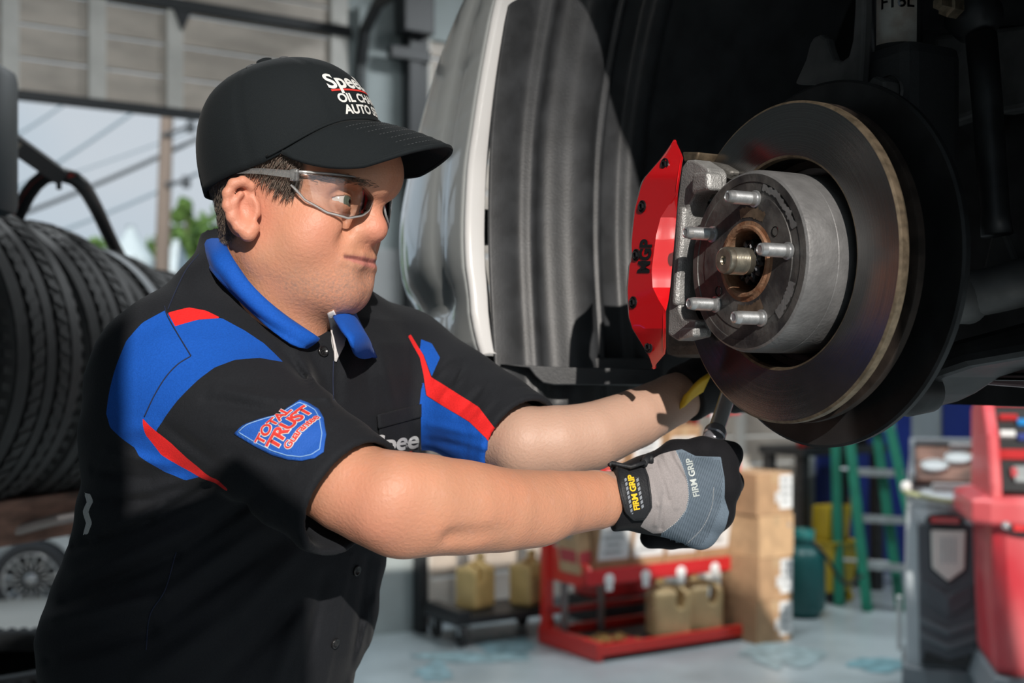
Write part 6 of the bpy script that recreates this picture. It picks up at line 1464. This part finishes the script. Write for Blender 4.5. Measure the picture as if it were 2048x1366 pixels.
for k, (s, h, lab) in enumerate(((.245, .17, 'white tube standing between the two red boxes'), (.51, .21, 'white tube standing before the magenta box'))):
    mb = MB(); mb.lathe([(1e-4, 0), (.032, 0), (.032, h*1.7), (.02, h*1.8), (.02, h*1.95), (1e-4, h*1.95)], bw(s0+s, .986, -.50), Z3, 16); tag(mb.build('white_tube', M['label'], smooth=True), lab, 'tube', 'white tubes on the blue shelf')
for k, s in enumerate((.22, .62)):
    mb = MB(); mb.box(bw(s0+s, .566+.09, -.36), (.15, .14, .09), RAX, .006); tag(mb.build('parts_box', M['red_box']), ['low red box on the lower blue shelf, left', 'low red box on the lower blue shelf, behind the red machine'][k], 'box', 'boxes on the blue shelf')
# bottles on a rack seen under the car bumper
sr = thing('bottle_rack', 'grey wire rack of bottles seen under the car between sleeve and rack', 'rack', bw(.42, 0, -.35))
for z in (.9, 1.22, 1.52):
    mb = MB(); mb.box(bw(.45, z, -.08), (.42, .06, .012), RAX, .003); mb.build('shelf', M['zinc'], sr)
for s in (.05, .85):
    mb = MB(); mb.tube([bw(s, 0, -.13), bw(s, 1.75, -.13)], .013, 8); mb.build('upright', M['zinc'], sr); mb = MB(); mb.tube([bw(s, 0, -.03), bw(s, 1.75, -.03)], .013, 8); mb.build('upright', M['zinc'], sr)
bl_ = ['dark grey bottle first from the left on the rack under the bumper', 'white bottle second from the left on the rack under the bumper', 'grey blue bottle third from the left on the rack under the bumper', 'white bottle fourth from the left on the rack under the bumper', 'tan bottle fifth from the left on the rack under the bumper', 'pale blue bottle last on the rack under the bumper']
for k, (m, h) in enumerate(((M['nut'], .2), (M['label'], .22), (M['tank'], .24), (M['label'], .19), (M['card2'], .22), (M['tank'], .2))):
    b = bw(.12+k*.135, 1.233, -.08); t = thing('bottle', bl_[k], 'bottle', b, 0, 'bottles on the rack'); mb = MB(); mb.lathe([(1e-4, 0), (.048, 0), (.05, .01), (.05, h*.7), (.03, h*.84), (.018, h*.88), (.018, h*.93)], b, Z3, 16); mb.build('flask', m, t, smooth=True); mb = MB(); mb.lathe([(.021, h*.91), (.021, h), (1e-4, h)], b, Z3, 12); mb.build('cap', M['red_dark'] if k % 2 else M['nut'], t)

# ---------------------------------------------------------------- air-conditioning service machines
M['g_light'] = mat('light grey plastic', (.46, .51, .54), .45, var=.06, vs=5); M['g_dark'] = mat('charcoal plastic', (.09, .108, .125), .5); M['g_mid'] = mat('mid grey plastic', (.15, .18, .20), .5)
M['red_plastic'] = mat('mottled red plastic', (.55, .035, .05), .38, vs=4, col2=(.66, .16, .17), detail=3, stretch=(1, 1, .45)); M['clear_white'] = mat('white lens', (.85, .85, .80), .3)  # red varies to paler red in soft upright patches
M['glass_face'] = mat('gauge face', (.66, .70, .70), .15)
# grey machine
gA = math.radians(-18); gx_, gy_ = Vector((math.cos(gA), math.sin(gA), 0)), Vector((-math.sin(gA), math.cos(gA), 0)); gax = (gx_, gy_, Z3)
gc = P(1893, 1366, 5.75); gc.z = 0
gm_ = thing('service_machine', 'grey air-conditioning service machine with gauges beside the red one', 'machine', gc)
def G(x, y, z): return gc+gx_*x+gy_*y+Z3*z
def loft(name, rings, m, par, bev=0, caps=True):
    mb = MB(); mb.grid(rings, closed=True)
    if caps: n = len(rings[0]); k = len(mb.v); mb.f.append(tuple(range(n))[::-1]); mb.f.append(tuple(range(k-n, k))); mb.mi += [0, 0]
    o = mb.build(name, m, par)
    if bev: mod_bevel(o, bev, 3)
    return o
def gr(w_, y0, y1, z, bow=.04): return [G(-w_, y1, z), G(-w_, y0+.04, z), G(-w_*.5, y0, z), G(w_*.02, y0-bow*.35, z), G(w_*.5, y0, z), G(w_, y0+.04, z), G(w_, y1, z)]
loft('body', [gr(.185, -.20, .24, .17), gr(.190, -.21, .25, .5), gr(.185, -.20, .25, .86), gr(.172, -.18, .25, .97)], M['g_light'], gm_, .012)
loft('base', [gr(.20, -.24, .28, .07), gr(.205, -.245, .28, .12), gr(.20, -.235, .27, .19)], M['g_mid'], gm_, .012)
fp_ = [(-.125, .20), (.125, .20), (.135, .86), (.0, .90), (-.135, .86)]
mb = MB(); mb.prism([G(x, -.232, z) for x, z in fp_], gy_*.06); front = mb.build('front_panel', M['g_dark'], gm_); mod_bevel(front, .012, 3)
sv_ = [(-.075, .835), (.075, .835), (.07, .66), (0, .60), (-.07, .66)]
mb = MB(); mb.prism([G(x*1.12, -.240, .735+(z-.735)*1.10) for x, z in sv_], gy_*.02); mod_bevel(mb.build('window_frame', M['nut'], front), .006)
mb = MB(); mb.prism([G(x, -.250, z) for x, z in sv_], gy_*.02); mod_bevel(mb.build('sight_window', M['clear_white'], front), .008, 3)
for x in (-.025, 0, .025):
    mb = MB(); mb.box(G(x, -.251, .745), (.004, .002, .06), gax); mb.build('window_mark', M['step'], front)
for z0 in (.40, .33):
    mb = MB(); mb.prism([G(-.12, -.238, z0), G(0, -.250, z0-.045), G(.12, -.238, z0), G(.12, -.238, z0+.028), G(0, -.250, z0-.017), G(-.12, -.238, z0+.028)], gy_*.03); mod_bevel(mb.build('chevron', M['g_mid'], front), .006)
mb = MB(); mb.prism([G(-.11, -.238, .50), G(0, -.256, .44), G(.11, -.238, .50), G(.11, -.238, .60), G(0, -.256, .545), G(-.11, -.238, .60)], gy_*.03); mod_bevel(mb.build('chevron', M['g_dark'], front), .01)
mb = MB(); mb.prism([G(-.115, -.240, .21), G(.115, -.240, .21), G(.10, -.240, .27), G(0, -.240, .235), G(-.10, -.240, .27)], gy_*.03); mb.build('foot_recess', M['pupil'], front)
def badge(c, axx, ayy, w_, par):
    mb = MB(); n = 24; mb.prism([c+axx*math.cos(2*math.pi*i/n)*w_+Z3*math.sin(2*math.pi*i/n)*w_*.38 for i in range(n)], ayy*.012); o = mb.build('badge', M['nut'], par)
    return o
badge(G(-.015, -.250, .882), gx_, gy_, .085, front)
mb = MB(); mb.box(G(-.015, -.2515, .882), (.062, .002, .014), gax, .0015); mb.build('badge_bar', M['red_paint'], front)
loft('head', [gr(.185, -.19, .25, .93), gr(.180, -.18, .25, .985), [G(-.165, .26, 1.17), G(-.165, -.1, 1.03), G(-.08, -.15, .99), G(0, -.165, .985), G(.08, -.15, .99), G(.165, -.1, 1.03), G(.165, .26, 1.17)]], M['g_light'], gm_, .012)
sl_n = Vector((0, 0, 0)); ta = math.atan2(.16, .40); ux_, uy_ = gx_, (gy_*math.cos(ta)+Z3*math.sin(ta)); un = ux_.cross(uy_)
pc2 = G(0, .06, 1.105); con = MB(); con.box(pc2+un*.012, (.15, .19, .012), (ux_, uy_, un), .008); con = con.build('console', M['rust_beam'], gm_)
mb = MB(); 
for a, b, c_ in (((-.155, 0), (.012, .205), 0), ((.155, 0), (.012, .205), 0), ((0, .2), (.16, .012), 0)):
    mb.box(pc2+ux_*a[0]+uy_*a[1]+un*.03, (b[0], b[1], .03), (ux_, uy_, un), .006)
mb.build('console_rim', M['g_dark'], gm_)
for i, (x, y) in enumerate(((-.055, -.06), (.055, .03))):
    mb = MB(); mb.lathe([(1e-4, .012), (.05, .012), (.054, .006), (.056, .018), (.062, .018), (.062, 0)], pc2+ux_*x+uy_*y+un*.024, un, 28); gg = mb.build('gauge', M['glass_face'], con, smooth=False)
mb = MB(); mb.box(G(.03, -.10, 1.02), (.10, .04, .022), gax, .008); mb.build('control_bar', M['label'], gm_)
mb = MB(); mb.box(G(.08, .20, 1.20), (.06, .03, .01), gax, .004); mb.build('control_bar', M['label'], gm_)
mb = MB(); mb.tube(smooth_line([G(-.19, -.12, 1.0), G(-.17, -.19, .995), G(-.05, -.235, .975), G(.02, -.24, .965)], 20), .012, 8); mb.build('hose', mat('olive hose', (.30, .32, .16), .5), gm_, smooth=True)
mb = MB(); mb.lathe([(1e-4, -.03), (.022, -.02), (.026, 0), (.022, .02), (1e-4, .03)], G(-.185, -.13, 1.02), Z3, 14); mb.build('knob', M['label'], gm_, smooth=True)
mb = MB(); mb.box(G(-.215, .0, .35), (.012, .03, .13), gax, .008); mb.build('side_handle', M['label'], gm_)
for x, y in ((-.15, -.16), (.15, -.16), (-.15, .2), (.15, .2)):
    mb = MB(); mb.lathe([(.012, -.014), (.042, -.013), (.045, -.008), (.045, .008), (.042, .013), (.012, .014)], G(x, y, .045), gx_, 20); cw = mb.build('caster', M['rubber'], gm_, smooth=True); mb = MB(); mb.box(G(x, y, .075), (.022, .016, .028), gax, .004); mb.build('fork', M['label'], cw)
# red machine
rA = math.radians(-13); rx_, ry_ = Vector((math.cos(rA), math.sin(rA), 0)), Vector((-math.sin(rA), math.cos(rA), 0)); rax = (rx_, ry_, Z3)
rc_ = P(2104, 1366, 5.15); rc_.z = 0
rm = thing('service_machine', 'faded red air-conditioning service machine at the frame\'s right edge', 'machine', rc_)
def Rm(x, y, z): return rc_+rx_*x+ry_*y+Z3*z
def rr_(w_, y0, y1, z): return [Rm(-w_, y1, z), Rm(-w_, y0+.05, z), Rm(-w_*.8, y0+.012, z), Rm(-w_*.4, y0, z), Rm(w_*.4, y0, z), Rm(w_*.8, y0+.012, z), Rm(w_, y0+.05, z), Rm(w_, y1, z)]
loft('body', [rr_(.255, -.24, .26, .30), rr_(.265, -.26, .28, .34), rr_(.275, -.27, .28, .6), rr_(.285, -.28, .28, .95)], M['red_plastic'], rm, .015)
loft('shelf_band', [rr_(.36, -.30, .28, .93), rr_(.365, -.31, .28, .95), rr_(.365, -.31, .28, 1.03), rr_(.30, -.27, .28, 1.05)], M['red_plastic'], rm, .012)
hs = lambda x, z: [Rm(x, -.27, 1.0), Rm(x, -.26, 1.10), Rm(x, -.18, 1.30), Rm(x, -.05, 1.43), Rm(x, .12, 1.47), Rm(x, .28, 1.40), Rm(x, .28, 1.0)]
for x in (-.29, .24):
    mb = MB(); mb.prism(hs(x, 0), rx_*.05); mod_bevel(mb.build('hood_cheek', M['red_plastic'], rm), .018, 3)
mb = MB(); q = hs(-.25, 0); q2 = hs(.25, 0); mb.grid([[a+ry_*.03, b+ry_*.03] for a, b in zip(q[3:], q2[3:])]); mod_solid(mb.build('hood', M['red_plastic'], rm), .03)
def slope(x, t, off=0): a, b = Rm(x, -.235, 1.06), Rm(x, -.03, 1.40); n = (b-a).cross(rx_).normalized(); n = n if n.y < 0 else -n; return a.lerp(b, t)+n*off
mb = MB(); mb.grid([[slope(x, t) for x in (-.245, .245)] for t in (0, 1)]); pan = mb.build('console', M['black_metal'], rm); mod_solid(pan, .02, -1)
mb = MB(); mb.grid([[slope(x, t, .026) for x in (-.245, .245)] for t in (.36, .44, .47)]); mod_solid(mb.build('console_band', M['red_dark'], pan), .02)
for (x, t, w_, h, m, nm) in ((-.19, .86, .035, .06, M['red_dark'], 'display'), (-.135, .80, .020, .07, mat('blue button', (.02, .22, .55), .3), 'button'), (-.20, .66, .03, .07, M['label'], 'display'), (.06, .66, .03, .09, M['glass_face'], 'button'), (-.13, .62, .03, .07, M['wall_blue'], 'button'), (-.16, .18, .03, .18, M['step'], 'printer_slot'), (-.19, .2, .012, .1, M['red_ink'], 'printer_slot'), (.05, .2, .05, .12, M['g_dark'], 'printer_slot')):
    mb = MB(); mb.grid([[slope(x+a*w_, t+b*h*.5, .030) for a in (-1, 1)] for b in (-1, 1)]); mod_solid(mb.build(nm, m, pan), .02)
bd = badge(Rm(-.14, -.297, .925), rx_, ry_, .095, rm); bd.name = 'handle_badge'
mb = MB(); mb.box(Rm(-.14, -.2985, .925), (.066, .003, .014), rax, .002); mb.build('badge_bar', M['red_paint'], bd)
mb = MB(); mb.lathe([(1e-4, .012), (.016, .008), (.018, 0)], Rm(-.235, -.30, .935), -ry_, 14); mb.build('latch', M['chrome'], rm, smooth=True)
loft('base', [rr_(.28, -.29, .30, .12), rr_(.30, -.31, .32, .2), rr_(.27, -.28, .28, .30)], M['g_mid'], rm, .015)
for x, y in ((-.22, -.22), (.22, -.22), (-.22, .24), (.22, .24)):
    mb = MB(); mb.lathe([(.015, -.02), (.058, -.018), (.062, -.01), (.062, .01), (.058, .018), (.015, .02)], Rm(x, y, .062), rx_, 20); mb.build('caster', M['rubber'], rm, smooth=True)
